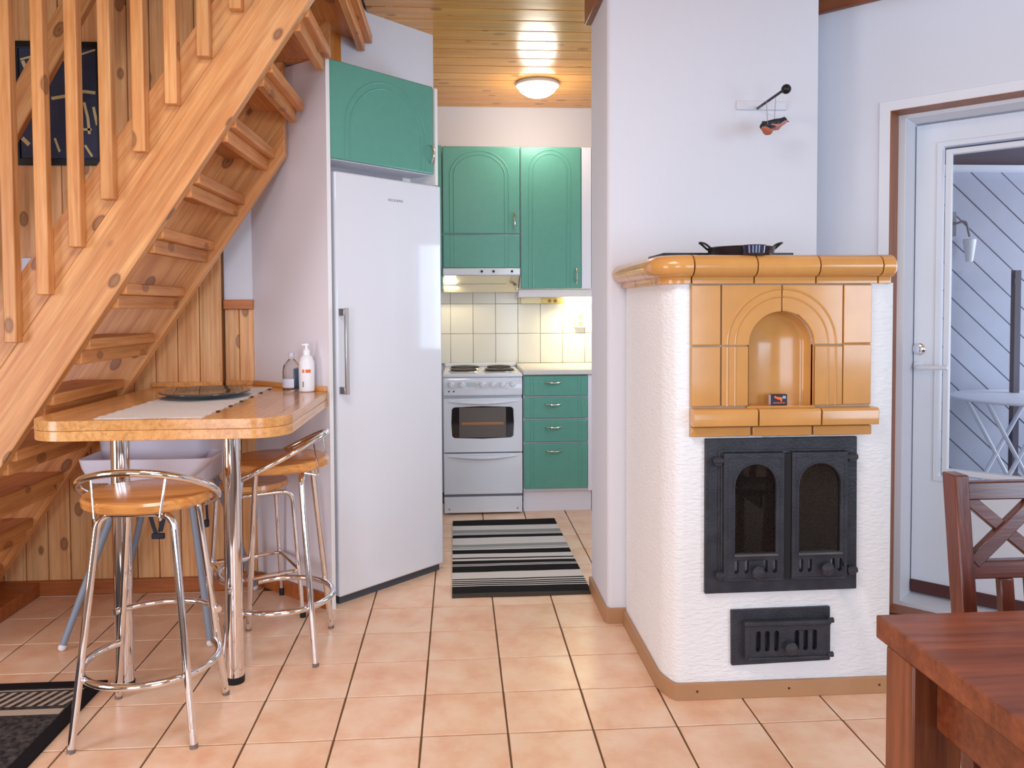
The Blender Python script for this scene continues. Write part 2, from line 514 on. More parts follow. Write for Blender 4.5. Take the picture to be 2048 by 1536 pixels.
def rug_mat():
    m, nt, p = base_mat('striped_cotton'); L = nt.links
    tc = nd(nt, 'ShaderNodeTexCoord'); sx = nd(nt, 'ShaderNodeSeparateXYZ'); L.new(tc.outputs['Object'], sx.inputs[0])
    nz = nd(nt, 'ShaderNodeTexNoise'); nz.inputs['Scale'].default_value = 4; L.new(tc.outputs['Object'], nz.inputs['Vector'])
    mr = nd(nt, 'ShaderNodeMapRange'); mr.inputs['From Min'].default_value = -0.645; mr.inputs['From Max'].default_value = 0.645
    L.new(sx.outputs['Y'], mr.inputs['Value'])
    ad = nd(nt, 'ShaderNodeMath', operation='MULTIPLY_ADD'); ad.inputs[1].default_value = 0.012
    L.new(nz.outputs['Fac'], ad.inputs[0]); L.new(mr.outputs['Result'], ad.inputs[2])
    sb = nd(nt, 'ShaderNodeMath', operation='SUBTRACT'); sb.inputs[1].default_value = 0.006; L.new(ad.outputs[0], sb.inputs[0])
    K, Wt, G, E_ = (34, 33, 34), (214, 206, 200), (146, 148, 146), (74, 66, 60)
    bands = [(0.0, E_), (0.028, K), (0.10, Wt), (0.108, K), (0.118, Wt), (0.127, K), (0.139, Wt), (0.148, K), (0.158, Wt), (0.17, K), (0.181, Wt),
             (0.256, K), (0.325, Wt), (0.334, K), (0.342, Wt), (0.351, K), (0.36, K), (0.39, Wt), (0.413, K), (0.427, Wt), (0.478, K)]
    bands2 = [(0.537, Wt), (0.552, G), (0.565, Wt), (0.572, G), (0.612, Wt), (0.705, K), (0.75, Wt), (0.757, G), (0.768, Wt), (0.774, G), (0.827, Wt), (0.899, K)]

    def ramp(bs):
        r = nd(nt, 'ShaderNodeValToRGB'); r.color_ramp.interpolation = 'CONSTANT'
        el = r.color_ramp.elements
        el[0].position = bs[0][0]; el[0].color = (*lin(bs[0][1]), 1)
        el[1].position = bs[1][0]; el[1].color = (*lin(bs[1][1]), 1)
        for q, cc in bs[2:]:
            a = el.new(q); a.color = (*lin(cc), 1)
        L.new(sb.outputs[0], r.inputs['Fac'])
        return r
    r1, r2 = ramp(bands), ramp(bands2)
    gt = nd(nt, 'ShaderNodeMath', operation='GREATER_THAN'); gt.inputs[1].default_value = 0.537; L.new(sb.outputs[0], gt.inputs[0])
    mx = nd(nt, 'ShaderNodeMix', data_type='RGBA'); L.new(gt.outputs[0], mx.inputs['Factor']); L.new(r1.outputs[0], mx.inputs[6]); L.new(r2.outputs[0], mx.inputs[7])
    L.new(mx.outputs[2], p.inputs['Base Color']); p.inputs['Roughness'].default_value = 0.95; p.inputs['Specular IOR Level'].default_value = 0.1
    n = nd(nt, 'ShaderNodeTexNoise'); n.inputs['Scale'].default_value = 220; L.new(tc.outputs['Object'], n.inputs['Vector'])
    b = nd(nt, 'ShaderNodeBump'); b.inputs['Strength'].default_value = 0.4; b.inputs['Distance'].default_value = 0.003
    L.new(n.outputs['Fac'], b.inputs['Height']); L.new(b.outputs['Normal'], p.inputs['Normal'])
    return m


def mat_mat(wid, dep):
    """charcoal doormat: black rim, slanted pale dashes between two pale lines near the far edge"""
    m, nt, p = base_mat('charcoal_doormat'); L = nt.links
    tc = nd(nt, 'ShaderNodeTexCoord'); s = nd(nt, 'ShaderNodeSeparateXYZ'); L.new(tc.outputs['Object'], s.inputs[0])

    def M(op, a, b=None):
        n = nd(nt, 'ShaderNodeMath', operation=op)
        for i, q in enumerate((a, b)):
            if q is None: continue
            if isinstance(q, (int, float)): n.inputs[i].default_value = q
            else: L.new(q, n.inputs[i])
        return n.outputs[0]
    dy = M('SUBTRACT', dep / 2, s.outputs['Y'])       # distance from the far edge
    dx = M('SUBTRACT', wid / 2, s.outputs['X'])       # distance from the right edge
    inband = M('MULTIPLY', M('GREATER_THAN', dy, 0.075), M('LESS_THAN', dy, 0.175))
    inx = M('GREATER_THAN', dx, 0.055)
    ph = M('FRACT', M('ADD', M('MULTIPLY', s.outputs['X'], 30.0), M('MULTIPLY', dy, 12.0)))
    dash = M('MULTIPLY', M('MULTIPLY', inband, inx), M('GREATER_THAN', ph, 0.52))
    l1 = M('MULTIPLY', M('GREATER_THAN', dy, 0.195), M('LESS_THAN', dy, 0.232))
    l0 = M('MULTIPLY', M('GREATER_THAN', dy, 0.058), M('LESS_THAN', dy, 0.066))
    pale = M('MAXIMUM', dash, M('MULTIPLY', M('MAXIMUM', l1, l0), inx))
    rim = M('MAXIMUM', M('LESS_THAN', dx, 0.05), M('LESS_THAN', dy, 0.05))
    n = nd(nt, 'ShaderNodeTexNoise'); n.inputs['Scale'].default_value = 60; n.inputs['Detail'].default_value = 6; L.new(tc.outputs['Object'], n.inputs['Vector'])
    r = nd(nt, 'ShaderNodeValToRGB'); r.color_ramp.elements[0].position = 0.35; r.color_ramp.elements[1].position = 0.7
    r.color_ramp.elements[0].color = (*lin((44, 42, 44)), 1); r.color_ramp.elements[1].color = (*lin((88, 82, 80)), 1); L.new(n.outputs['Fac'], r.inputs['Fac'])
    a = nd(nt, 'ShaderNodeMix', data_type='RGBA'); L.new(rim, a.inputs['Factor']); L.new(r.outputs[0], a.inputs[6]); a.inputs[7].default_value = (*lin((34, 31, 34)), 1)
    b2 = nd(nt, 'ShaderNodeMix', data_type='RGBA'); L.new(pale, b2.inputs['Factor']); L.new(a.outputs[2], b2.inputs[6]); b2.inputs[7].default_value = (*lin((184, 168, 150)), 1)
    L.new(b2.outputs[2], p.inputs['Base Color']); p.inputs['Roughness'].default_value = 1.0; p.inputs['Specular IOR Level'].default_value = 0.1
    b = nd(nt, 'ShaderNodeBump'); b.inputs['Strength'].default_value = 0.6; b.inputs['Distance'].default_value = 0.004
    L.new(n.outputs['Fac'], b.inputs['Height']); L.new(b.outputs['Normal'], p.inputs['Normal'])
    return m


# ================================================================== SETTING
H = 2.684
# ---- floor: grout slab with every tile its own piece
fl = MB().box(-3.3, 5.0, -2.6, 6.0, -0.12, -0.0035).build('floor', grout_dark)
struct(fl, 'pale terracotta tiled floor with dark grout lines', 'floor')
S, FX, FY, G = 0.2625, -0.1211, 3.4418, 0.0058
tile_me = None
cells = []
for i in range(-9, 10):
    for j in range(-9, 10):
        x, y = FX + (i + 0.5) * S, FY + (j + 0.5) * S
        if y < 1.2 or y > 5.2: continue
        if x < -0.62 * y - 0.75 or x > 0.70 * y + 0.8: continue
        if x < -0.95 and y > 3.88: continue
        if x - y < -4.15 and x + y > 2.95 and x < -0.17: continue
        if x > 0.74 and 2.7 < y < 3.66: continue
        if x > 0.62 and 3.2 < y < 3.5: continue
        if x > 1.5 and y > 3.5: continue
        if x > 1.5 and x + y > 5.1: continue
        if x < -0.3 and y > 3.9: continue
        cells.append((x * x + y * y, x, y))
cells.sort()
for _, x, y in cells[:298]:
    if tile_me is None:
        t = MB().box(-S / 2 + G / 2, S / 2 - G / 2, -S / 2 + G / 2, S / 2 - G / 2, -0.008, 0).build('tile', floor_tile, fl, T(x, y), bevel=0.0016, seg=1, recenter=False)
        tile_me = t.data
    else:
        t = link('tile', tile_me, fl, T(x, y) @ Matrix.Rotation(R(90 * random.randrange(4)), 4, 'Z'), 0.0016, 1)

# ---- kitchen walls
kb = MB().box(-1.2, 1.7, 5.60, 5.72, 0, H + 0.05).build('wall_kitchen_back', white_wall)
struct(kb, 'white back wall of the kitchen above the green cabinets', 'wall')
wt = None
for i in range(-1, 9):
    for j in range(4):
        w, h = 0.157, 0.2085
        x0 = -0.057 - 0.157 + i * w; z0 = 0.905 + j * h
        mb = MB().box(x0 + 0.0016, x0 + w - 0.0016, 5.590, 5.602, z0 + 0.0016, z0 + h - 0.0016)
        mb.build('tile', wtile, kb, bevel=0.0015, seg=1)
MB().box(-0.3, 1.5, 5.5965, 5.601, 0.9, 1.74).build('grout_bed', grout_light, kb)
kr = MB()
kr.plate([(3.60, 0), (5.72, 0), (5.72, H + 0.05), (3.60, H + 0.05)], 1.50, 1.62, [[(3.64, 0.97), (4.58, 0.97), (4.58, 1.77), (3.64, 1.77)]], axis='x')
struct(kr.build('wall_kitchen_right', white_wall), 'white right-hand kitchen wall holding the kitchen window', 'wall')
wf = MB().plate([(3.63, 0.96), (4.59, 0.96), (4.59, 1.78), (3.63, 1.78)], 1.50, 1.56, [[(3.68, 1.01), (4.54, 1.01), (4.54, 1.73), (3.68, 1.73)]], axis='x').build('window_1', door_white, bevel=0.003)
struct(wf, 'kitchen window with white frame in the right-hand wall', 'window')
MB().box(1.53, 1.535, 3.68, 4.54, 1.01, 1.73).build('pane', glass, wf)

# ---- chimney and its cornice
ch = MB()
ch.plate(arc(0.625, 3.235, 0.023, 180, 270, 6) + [(1.471, 3.212), (1.471, 3.60), (0.602, 3.60)], 0, H + 0.02, axis='z')
ch = ch.build('wall_chimney', white_wall, bevel=0)
struct(ch, 'white chimney wall rising behind the tiled fireplace', 'wall')
tb = MB()
tb.plate([(0.588, 3.60), (0.602, 3.60), (0.602, 3.236), (0.610, 3.212), (0.677, 3.212), (0.677, 3.198), (0.600, 3.198), (0.588, 3.230)], 0.0, 0.062, axis='z')
struct(tb.build('baseboard_chimney', tan_base, bevel=0.002), 'tan baseboard round the foot of the chimney wall', 'baseboard')
co = MB().box(0.572, 0.604, 3.18, 3.60, 2.556, H).build('trim_1', cornice_wood, bevel=0.003)
struct(co, 'dark wooden cornice along the chimney under the pine ceiling', 'trim')

# ---- door wall at 45 degrees
DW = T(1.82, 3.22, 0, -45)
dw = MB()
dw.plate([(-0.56, 0), (2.4, 0), (2.4, H), (-0.56, H)], 0.0, 0.10, [[(-0.036, 0.001), (0.976, 0.001), (0.976, 2.110), (-0.036, 2.110)]])
dw = dw.build('wall_door', white_wall, M=DW, recenter=False)
struct(dw, 'white angled wall with the glazed terrace door', 'wall')
dt = MB()
dt.plate([(-0.075, 0), (-0.032, 0), (-0.032, 2.104), (0.972, 2.104), (0.972, 0), (1.015, 0), (1.015, 2.145), (-0.075, 2.145)], -0.008, 0.0)
struct(dt.build('trim_2', door_white, M=DW, bevel=0.002), 'white casing round the terrace door', 'trim')
jb = MB()
jb.box(-0.0355, -0.028, -0.006, 0.10, 0, 2.109); jb.box(0.968, 0.9755, -0.006, 0.10, 0, 2.109); jb.box(-0.028, 0.968, -0.006, 0.10, 2.101, 2.109)
jb.box(-0.03, 0.97, -0.004, 0.10, 0, 0.006)
struct(jb.build('trim_3', jamb_wood, M=DW), 'brown wooden reveal of the terrace door opening', 'trim')
c2 = MB().box(-0.56, 2.4, -0.03, 0.0, 2.568, H).build('trim_4', cornice_wood, M=DW, bevel=0.004)
struct(c2, 'brown wooden cornice above the terrace door wall', 'trim')

# door frame, leaf
fr = MB()
fr.plate([(-0.04, 0.0), (0.0, 0.0), (0.0, 2.085), (0.94, 2.085), (0.94, 0), (0.98, 0), (0.98, 2.125), (-0.04, 2.125)], 0.10, 0.28)
fr.box(0.0, 0.94, 0.10, 0.30, 0, 0.022)
struct(fr.build('door_1', door_white, M=DW, bevel=0.002), 'white frame of the terrace door', 'door')
dr = thing('terrace_door', 'white glazed terrace door with a lever handle and dark bottom sweep', 'door', DW @ Matrix.Translation((0, 0.245, 0.02)), kind='structure')
GX0, GX1, GZ0, GZ1 = 0.127, 0.84, 0.575, 1.955
lf = MB()
lf.plate([(0.004, 0.03), (0.936, 0.03), (0.936, 2.078), (0.004, 2.078)], 0.245, 0.295, [[(GX0 - .02, GZ0 - .02), (GX1 + .02, GZ0 - .02), (GX1 + .02, GZ1 + .02), (GX0 - .02, GZ1 + .02)]])
lf.build('leaf', door_white, dr, DW, bevel=0.002)
bd = MB()
for k, (g, y) in enumerate([(0.036, 0.238), (0.0, 0.232)]):
    g2 = g - 0.02 if k == 0 else -0.016
    bd.plate([(GX0 - g - .004, GZ0 - g - .004), (GX1 + g + .004, GZ0 - g - .004), (GX1 + g + .004, GZ1 + g + .004), (GX0 - g - .004, GZ1 + g + .004)], y, 0.27,
             [[(GX0 - g + .018, GZ0 - g + .018), (GX1 + g - .018, GZ0 - g + .018), (GX1 + g - .018, GZ1 + g - .018), (GX0 - g + .018, GZ1 + g - .018)]])
bd.build('glazing_bead', door_white, dr, DW, bevel=0.003)
MB().box(GX0, GX1, 0.266, 0.27, GZ0, GZ1).build('pane', glass, dr, DW)
MB().box(0.004, 0.936, 0.235, 0.26, 0.03, 0.085).build('bottom_sweep', mat('sweep_brown', (86, 44, 40), 0.5), dr, DW, bevel=0.004)
lk = MB(); lk.lathe([(0.0, 0.0), (0.026, 0.0), (0.026, 0.008), (0.020, 0.012), (0.0, 0.012)], 24, DW @ Matrix.Translation((0.027, 0.245, 1.106)) @ Matrix.Rotation(R(90), 4, 'X'))
lk.box(-0.006, 0.006, -0.022, -0.008, -0.012, 0.012, DW @ Matrix.Translation((0.027, 0.245, 1.106)))
lk.build('lock_cylinder', chrome, dr)
hd = MB()
hd.lathe([(0.0, 0.0), (0.023, 0.0), (0.023, 0.008), (0.012, 0.012), (0.0, 0.012)], 24, DW @ Matrix.Translation((0.028, 0.245, 1.030)) @ Matrix.Rotation(R(90), 4, 'X'))
hd.tube(bend([(0.028, 0.245, 1.027), (0.028, 0.195, 1.027), (0.15, 0.195, 1.032)], 0.018), 0.0095, 10, m=DW)
hd.build('lever_handle', door_white, dr)

# ---- terrace outside the door
ts = thing('wall_terrace', 'blue-grey terrace wall of diagonal boards seen through the door glass', 'wall', T(3.4, 5.2), kind='structure')
grey_paint = mat('grey_blue_paint', (168, 174, 192), 0.6, noise=0.05, nscale=6, vary=0.04)
MB().box(1.7, 4.9, 5.215, 5.26, 0, 2.5).build('backing', mat('grey_blue_gap', (92, 98, 116), 0.8), ts)
bw, ang = 0.142, R(-42)
ux, uz = math.cos(ang), math.sin(ang)
for k in range(-9, 10):
    # board k: band between two parallel lines, clipped to the wall rectangle
    off = k * bw + 0.06
    def clip(poly, f):
        out = []
        for i in range(len(poly)):
            a, b = poly[i], poly[(i + 1) % len(poly)]
            fa, fb = f(a), f(b)
            if fa >= 0: out.append(a)
            if (fa >= 0) != (fb >= 0):
                t = fa / (fa - fb); out.append((a[0] + (b[0] - a[0]) * t, a[1] + (b[1] - a[1]) * t))
        return out
    nx, nz = -uz, ux
    c0 = (3.5, 1.3)
    dist = lambda q: (q[0] - c0[0]) * nx + (q[1] - c0[1]) * nz
    poly = [(2.6, 0.05), (4.4, 0.05), (4.4, 2.20), (2.6, 2.20)]
    poly = clip(poly, lambda q: dist(q) - off)
    poly = clip(poly, lambda q: off + bw - 0.006 - dist(q))
    if len(poly) >= 3:
        MB().plate(poly, 5.20, 5.216).build('board', grey_paint, ts, bevel=0.003, seg=1)
struct(MB().box(1.7, 4.9, 5.12, 5.21, 2.19, 2.225).build('trim_5', mat('white_rail', (226, 232, 244), 0.5)), 'white rail along the top of the terrace wall', 'trim')
rf = MB().box(1.7, 4.9, 3.6, 5.3, 2.40, 2.44).build('ceiling_terrace', mat('dark_roof_boards', (96, 92, 112), 0.8))
struct(rf, 'dark underside of the terrace roof', 'ceiling')
MB().box(2.2, 4.9, 5.19, 5.22, 2.225, 2.40).build('gable_board', mat('dusk_board', (92, 92, 112), 0.8), rf)
struct(MB().box(3.575, 3.615, 4.93, 4.97, 0, 1.52).build('trim_6', mat('dark_post', (74, 78, 96), 0.6)), 'dark slim post standing on the terrace', 'trim')
struct(MB().box(1.7, 4.9, 3.55, 5.3, -0.02, 0.0).build('floor_terrace', mat('terrace_deck', (120, 122, 132), 0.8)), 'grey terrace floor outside the door', 'floor')

tt = thing('terrace_table', 'round white folding table with crossed legs outside the glazed door', 'table', T(3.52, 4.74))
tw = mat('white_outdoor', (232, 238, 250), 0.5)
MB().lathe([(0.0, 0.705), (0.40, 0.705), (0.425, 0.712), (0.425, 0.722), (0.41, 0.728), (0.0, 0.728)], 40, T(3.52, 4.74)).build('tabletop', tw, tt)
for sx in (-1, 1):
    for yy in (-0.10, 0.10):
        MB().tube([(3.40 - sx * 0.20, 4.74 + yy * sx, 0.0), (3.40 + sx * 0.20, 4.74 + yy * sx, 0.705)], 0.013, 8).build('leg', tw, tt)
sl = thing('wall_lantern', 'small glass wall lantern on the grey terrace wall', 'lantern', T(3.36, 5.14, 1.6))
MB().box(3.235, 3.33, 5.17, 5.20, 1.76, 1.92).tube(bend([(3.29, 5.18, 1.83), (3.37, 5.13, 1.86), (3.39, 5.12, 1.75)], 0.03), 0.008, 8).build('bracket', mat('weathered_metal', (128, 130, 138), 0.5), sl, bevel=0.003)
MB().lathe([(0.022, 1.585), (0.042, 1.73), (0.039, 1.735), (0.020, 1.59)], 16, T(3.39, 5.12)).build('shade', mat('frosted_glass', (232, 238, 246), 0.3), sl)

# ---- pine wall behind the stairs
pw = MB().box(-3.3, -0.7, 3.752, 3.80, 2.70, 4.2).box(-3.3, -1.085, 3.752, 3.80, 0, 2.70).build('wall_pine', mat('pine_backing', (120, 74, 36), 0.8))
struct(pw, 'tall wall of vertical pine boards behind the staircase', 'wall')
x = -1.082
for k in range(21):
    w = 0.0985
    mb = MB().box(x - w + 0.0012, x - 0.0012, 3.735, 3.753, 0.05, 3.3)
    mb.build('board', pine_wall, pw, bevel=0.0032, seg=1)
    x -= w
ww = MB().box(-1.09, -0.90, 3.805, 3.86, 0, H).build('wall_nook', white_wall)
struct(ww, 'narrow strip of white wall between stairs and tall fridge panel', 'wall')
for k in range(2):
    x0 = -1.083 + k * 0.066
    MB().box(x0 + 0.001, x0 + 0.065, 3.790, 3.806, 0.05, 1.295).build('board', pine_wall, ww, bevel=0.003, seg=1)
MB().box(-1.083, -0.950, 3.772, 3.81, 1.295, 1.338).build('cap_rail', pine_cap, ww, bevel=0.002)
b1 = MB().box(-2.2, -1.078, 3.715, 3.740, 0, 0.066).box(-1.078, -0.955, 3.768, 3.795, 0, 0.066).build('baseboard_pine', base_pine, bevel=0.003)
struct(b1, 'stained wooden baseboard at the foot of the pine wall', 'baseboard')
st = MB().box(-2.75, -1.90, 2.9, 3.72, 0, 0.062).build('trim_7', base_pine, bevel=0.004)
struct(st, 'low stained wooden plinth under the foot of the stairs', 'trim')

# ---- fridge nook in a 45 degree frame (x along the fronts, y going in)
FF = T(-0.525, 3.486, 0, 45)
PF = T(-0.5604, 3.4506, 0, 48.3)   # the tall side panel stands a little off square
tp = MB().box(0.0, 0.019, -0.012, 0.53, 0.0, 2.358).build('wall_fridge_side', panel_white, M=PF, bevel=0.001)
struct(tp, 'tall white panel closing the left side of the fridge nook', 'wall')
MB().box(-0.0005, 0.0195, -0.0135, -0.012, 0.0, 2.358).build('edge_strip', edge_white, tp, PF)
pb = MB().box(-0.014, 0.0, -0.010, 0.50, 0, 0.066).build('baseboard_fridge', base_pine, M=PF, bevel=0.002)
struct(pb, 'stained baseboard along the tall white fridge panel', 'baseboard')
wa = MB().box(0.168, 0.752, 0.18, 0.30, 2.30, H + 0.017).box(-0.2, 0.45, 0.19, 0.30, H + 0.017, 3.6).build('wall_above_fridge', white_wall, M=FF)
struct(wa, 'white wall set back above the fridge cabinet', 'wall')
po = MB().box(0.116, 0.168, 0.165, 0.30, 2.36, 3.2).build('trim_8', pine_post, M=FF, bevel=0.003)
struct(po, 'orange pine post at the left end of the wall above the fridge', 'trim')
kl = MB().box(0.645, 0.745, 0.30, 2.3, 0, H).build('wall_kitchen_left', white_wall, M=FF)
struct(kl, 'white wall behind the fridge on the left of the kitchen', 'wall')

# ---- pine ceiling
cl = MB().plate([(-0.42, 2.3), (1.6, 2.3), (1.6, 5.7), (-1.2, 5.7), (-1.2, 4.0), (-0.42, 3.95)], H + 0.018, H + 0.06, axis='z').build('ceiling', ceil_back)
struct(cl, 'pine board ceiling above kitchen and fireplace', 'ceiling')
y = 2.302
k = 0
while y < 5.59:
    wd = min(0.1468, 5.598 - y)
    x1 = 0.603 if (y + wd > 3.21 and y < 3.6) else 1.49
    x0 = -0.42 if y < 3.8 else -0.75
    if x1 < 1: MB().box(x0, x1, y + 0.001, y + wd - 0.001, H, H + 0.018).build('board', ceil_wood, cl, bevel=0.006, seg=2)
    else: MB().box(x0, x1, y + 0.001, y + wd - 0.001, H, H + 0.018).build('board', ceil_wood, cl, bevel=0.006, seg=2)
    y += wd
    k += 1
struct(MB().box(-3.3, 0.2, 2.3, 3.8, 4.2, 4.25).box(-3.3, -3.25, 2.3, 3.8, H, 4.2).box(-3.3, 0.2, 2.24, 2.30, H, 4.2).box(0.14, 0.2, 2.3, 4.0, H + .07, 4.2).build('ceiling_loft', mat('loft_lining', (206, 160, 108), 0.7)), 'wooden lining of the loft over the stairs', 'ceiling')
struct(MB().box(-3.3, 5.0, -2.6, 2.3, H, H + 0.06).build('ceiling_living_room', mat('living_ceiling', (214, 170, 118), 0.6)), 'wooden ceiling of the living room', 'ceiling')
lr = MB()
lr.box(-3.36, -3.3, -2.6, 3.8, 0, H)
struct(lr.build('wall_left', mat('left_wall', (222, 176, 128), 0.7)), 'wood-clad left wall of the living room', 'wall')
bk = MB().plate([(-3.3, 0), (3.5, 0), (3.5, H), (-3.3, H)], -2.5, -2.42, [[(-2.3, .15), (-.8, .15), (-.8, 1.95), (-2.3, 1.95)], [(.75, .15), (2.25, .15), (2.25, 1.95), (.75, 1.95)]])
struct(bk.build('wall_rear', white_wall), 'white rear wall of the living room with two windows', 'wall')
rt = MB().plate([(-2.5, 0), (1.6, 0), (1.6, H), (-2.5, H)], 3.45, 3.52, [[(-1.25, .85), (.05, .85), (.05, 2.15), (-1.25, 2.15)]], axis='x')
struct(rt.build('wall_right', white_wall), 'white right wall of the living room', 'wall')

# ================================================================== STAIRCASE
stair = thing('staircase', 'steep open pine staircase with vertical slat balusters rising over the bar table', 'staircase', T(-2.1, 3.2))
SL = math.atan(1.46)


def xz_part(name, poly, y0, y1, m, bevel=0.0025, ang=SL):
    cx = sum(p[0] for p in poly) / len(poly); cz = sum(p[1] for p in poly) / len(poly)
    ca, sa = math.cos(ang), math.sin(ang)
    loc = [((p[0] - cx) * ca + (p[1] - cz) * sa, -(p[0] - cx) * sa + (p[1] - cz) * ca) for p in poly]
    M = Matrix.Translation((cx, 0, cz)) @ Matrix.Rotation(-ang, 4, 'Y')
    return MB().plate(loc, y0, y1).build(name, m, stair, M, bevel=bevel, seg=2, recenter=False)


def Lz(x): return 1.68 + (x + 0.983) * 1.503
def Uz(x): return 1.896 + (x + 1.188) * 1.41
def Jz(x): return Lz(x) + 0.6 * (Uz(x) - Lz(x))
def xL(z): return -0.983 + (z - 1.68) / 1.503
def xU(z): return -1.188 + (z - 1.896) / 1.41
def xJ(z):
    lo, hi = -4.0, 2.0
    for _ in range(50):
        mid = (lo + hi) / 2
        if Jz(mid) < z: lo = mid
        else: hi = mid
    return lo


ZT = 2.80
xz_part('stringer', [(xL(0.062), 0.062), (xL(ZT), ZT), (xJ(ZT) + .0004, ZT), (xJ(0.062) + .0004, 0.062)], 2.900, 2.945, pine_x)
xz_part('stringer', [(xJ(0.062) - .0004, 0.062), (xJ(ZT) - .0004, ZT), (xU(ZT), ZT), (xU(0.062), 0.062)], 2.902, 2.945, pine_x)


def FLz(x): return 0.15 + (x + 1.98) * 1.472
def xF(z): return -1.98 + (z - 0.15) / 1.472


# wall side stringer, notched round the tall fridge panel
xz_part('stringer', [(xF(0.062), 0.062), (-0.748, FLz(-0.748)), (-0.748, 2.361), (xF(1.842), 2.361), (xF(0.062 - 0.50), 0.062)], 3.552, 3.600, pine_x, 0.0025)
xz_part('stringer', [(xF(1.842), 2.362), (-0.548, 2.362), (-0.548, 2.72), (xF(2.20), 2.72)], 3.552, 3.600, pine_x, 0.0025)
for k in range(-5, 9):
    xb = -1.312 + 0.131 * k; zt = 1.193 + 0.198 * k
    if k <= 4: y1 = 3.552
    elif k == 5: y1 = 3.52
    elif k == 6: y1 = 3.435
    else: y1 = 3.84
    MB().box(xb - 0.215, xb, 2.945, y1, zt - 0.042, zt).build('tread', pine_tread, stair, bevel=0.005)
    yl = min(y1, 3.552) if k < 7 else y1 - 0.04
    MB().box(xb - 0.062, xb - 0.030, 2.945, yl - 0.005, zt - 0.092, zt - 0.042).build('riser_batten', pine_tread, stair, bevel=0.003)
for k in range(12):
    x0 = -1.561 + 0.1108 * k; z0 = 1.183 + 0.1645 * k
    if k == 0: pass
    if z0 > 2.75: break
    MB().box(x0, x0 + 0.0425, 2.860, 2.902, z0, 3.15).build('baluster', pine_z, stair, bevel=0.004)
# wall handrail behind the balusters
hang = math.atan(1.75)
xz_part('handrail', [(-2.39, 1.20), (-1.50, 2.80), (-1.38, 2.80), (-2.27, 1.20)], 3.46, 3.50, pine_x, 0.006, ang=hang)

# ================================================================== PICTURE, SOCKET ON THE PINE WALL
pic = thing('framed_picture', 'dark night picture in a thin black frame on the pine wall behind the balusters', 'picture', T(-1.755, 3.73, 2.2))
PX0, PX1, PZ0, PZ1 = -1.955, -1.585, 1.94, 2.485
MB().plate([(PX0, PZ0), (PX1, PZ0), (PX1, PZ1), (PX0, PZ1)], 3.715, 3.734, [[(PX0 + .018, PZ0 + .03), (PX1 - .018, PZ0 + .03), (PX1 - .018, PZ1 - .03), (PX0 + .018, PZ1 - .03)]]).build('frame', black, pic, bevel=0.002)
navy = mat('print_navy', (48, 52, 74), 0.6, noise=0.35, nscale=5)
MB().box(PX0 + .015, PX1 - .015, 3.724, 3.732, PZ0 + .025, PZ1 - .025).build('print', navy, pic)
cream = mat('print_cream', (206, 184, 128), 0.6); lime = mat('print_lime', (176, 190, 70), 0.6)
def stroke(pts, w):
    pr = MB()
    for (a, b), (c, d) in zip(pts[:-1], pts[1:]):
        l = math.hypot(c - a, d - b) or 1; nx_, nz_ = -(d - b) / l * w, (c - a) / l * w
        pr.plate([(a - nx_, b - nz_), (c - nx_, d - nz_), (c + nx_, d + nz_), (a + nx_, b + nz_)], 3.7225, 3.7245)
    pr.build('painted_mark', cream, pic)
stroke([(-1.93, 2.405), (-1.86, 2.425), (-1.76, 2.40), (-1.60, 2.455)], 0.004)
stroke([(-1.80, 2.235), (-1.72, 2.25), (-1.66, 2.268), (-1.61, 2.262)], 0.007)
stroke([(-1.66, 2.22), (-1.645, 2.15), (-1.64, 2.08)], 0.006)
stroke([(-1.70, 2.10), (-1.63, 2.10)], 0.005)
stroke([(-1.79, 2.06), (-1.77, 2.0)], 0.005)
stroke([(-1.62, 2.2), (-1.605, 2.12)], 0.006)
stroke([(-1.66, 2.03), (-1.63, 1.98)], 0.005)
stroke([(-1.92, 2.40), (-1.90, 2.35), (-1.87, 2.40)], 0.008)
stroke([(-1.93, 2.06), (-1.90, 2.03)], 0.009)
MB().plate([(-1.935, 2.19), (-1.85, 2.34), (-1.85, 2.37), (-1.935, 2.26)], 3.7225, 3.7245).build('painted_wedge', lime, pic)
sk = thing('wall_socket', 'white double socket plate on the pine wall low behind the balusters', 'socket', T(-1.90, 3.73, 1.40))
MB().box(-1.945, -1.868, 3.715, 3.736, 1.34, 1.53).build('plate', mat('socket_white', (222, 218, 232), 0.4), sk, bevel=0.005)
for zz in (1.485, 1.395):
    MB().lathe([(0, 0), (0.006, 0), (0.006, 0.002), (0, 0.002)], 12, T(-1.885, 3.715, zz) @ Matrix.Rotation(R(90), 4, 'X')).build('hole', black, sk)

# ================================================================== BAR TABLE
TH, TT = 0.942, 0.066
bt = thing('bar_table', 'pine bar table with rounded corners on two thick chrome legs under the stairs', 'table', T(-0.97, 3.1))
ol = arc(-0.685, 2.750, 0.122, 270, 360, 10) + [(-0.563, 3.447), (-0.905, 3.752)] + [(-0.962, 3.788), (-1.076, 3.788), (-1.078, 3.733), (-1.392, 3.733)] + arc(-1.272, 2.745, 0.122, 180, 270, 10)
MB().plate(ol, TH - TT * 0.5 + .0004, TH, axis='z').build('tabletop', table_wood, bt, bevel=0.004)
MB().plate(ol, TH - TT, TH - TT * 0.5 - .0004, axis='z').build('tabletop_underlayer', table_wood, bt, bevel=0.003)
MB().box(-1.392, -1.08, 3.718, 3.733, TH, TH + 0.022).build('edge_strip', table_wood, bt, bevel=0.002)
MB().box(-1.078, -0.952, 3.772, 3.788, TH, TH + 0.022).build('edge_strip', table_wood, bt, bevel=0.002)
MB().box(-0.018, -0.001, -0.002, 0.50, TH, TH + 0.022).build('edge_strip', table_wood, bt, PF, bevel=0.002)
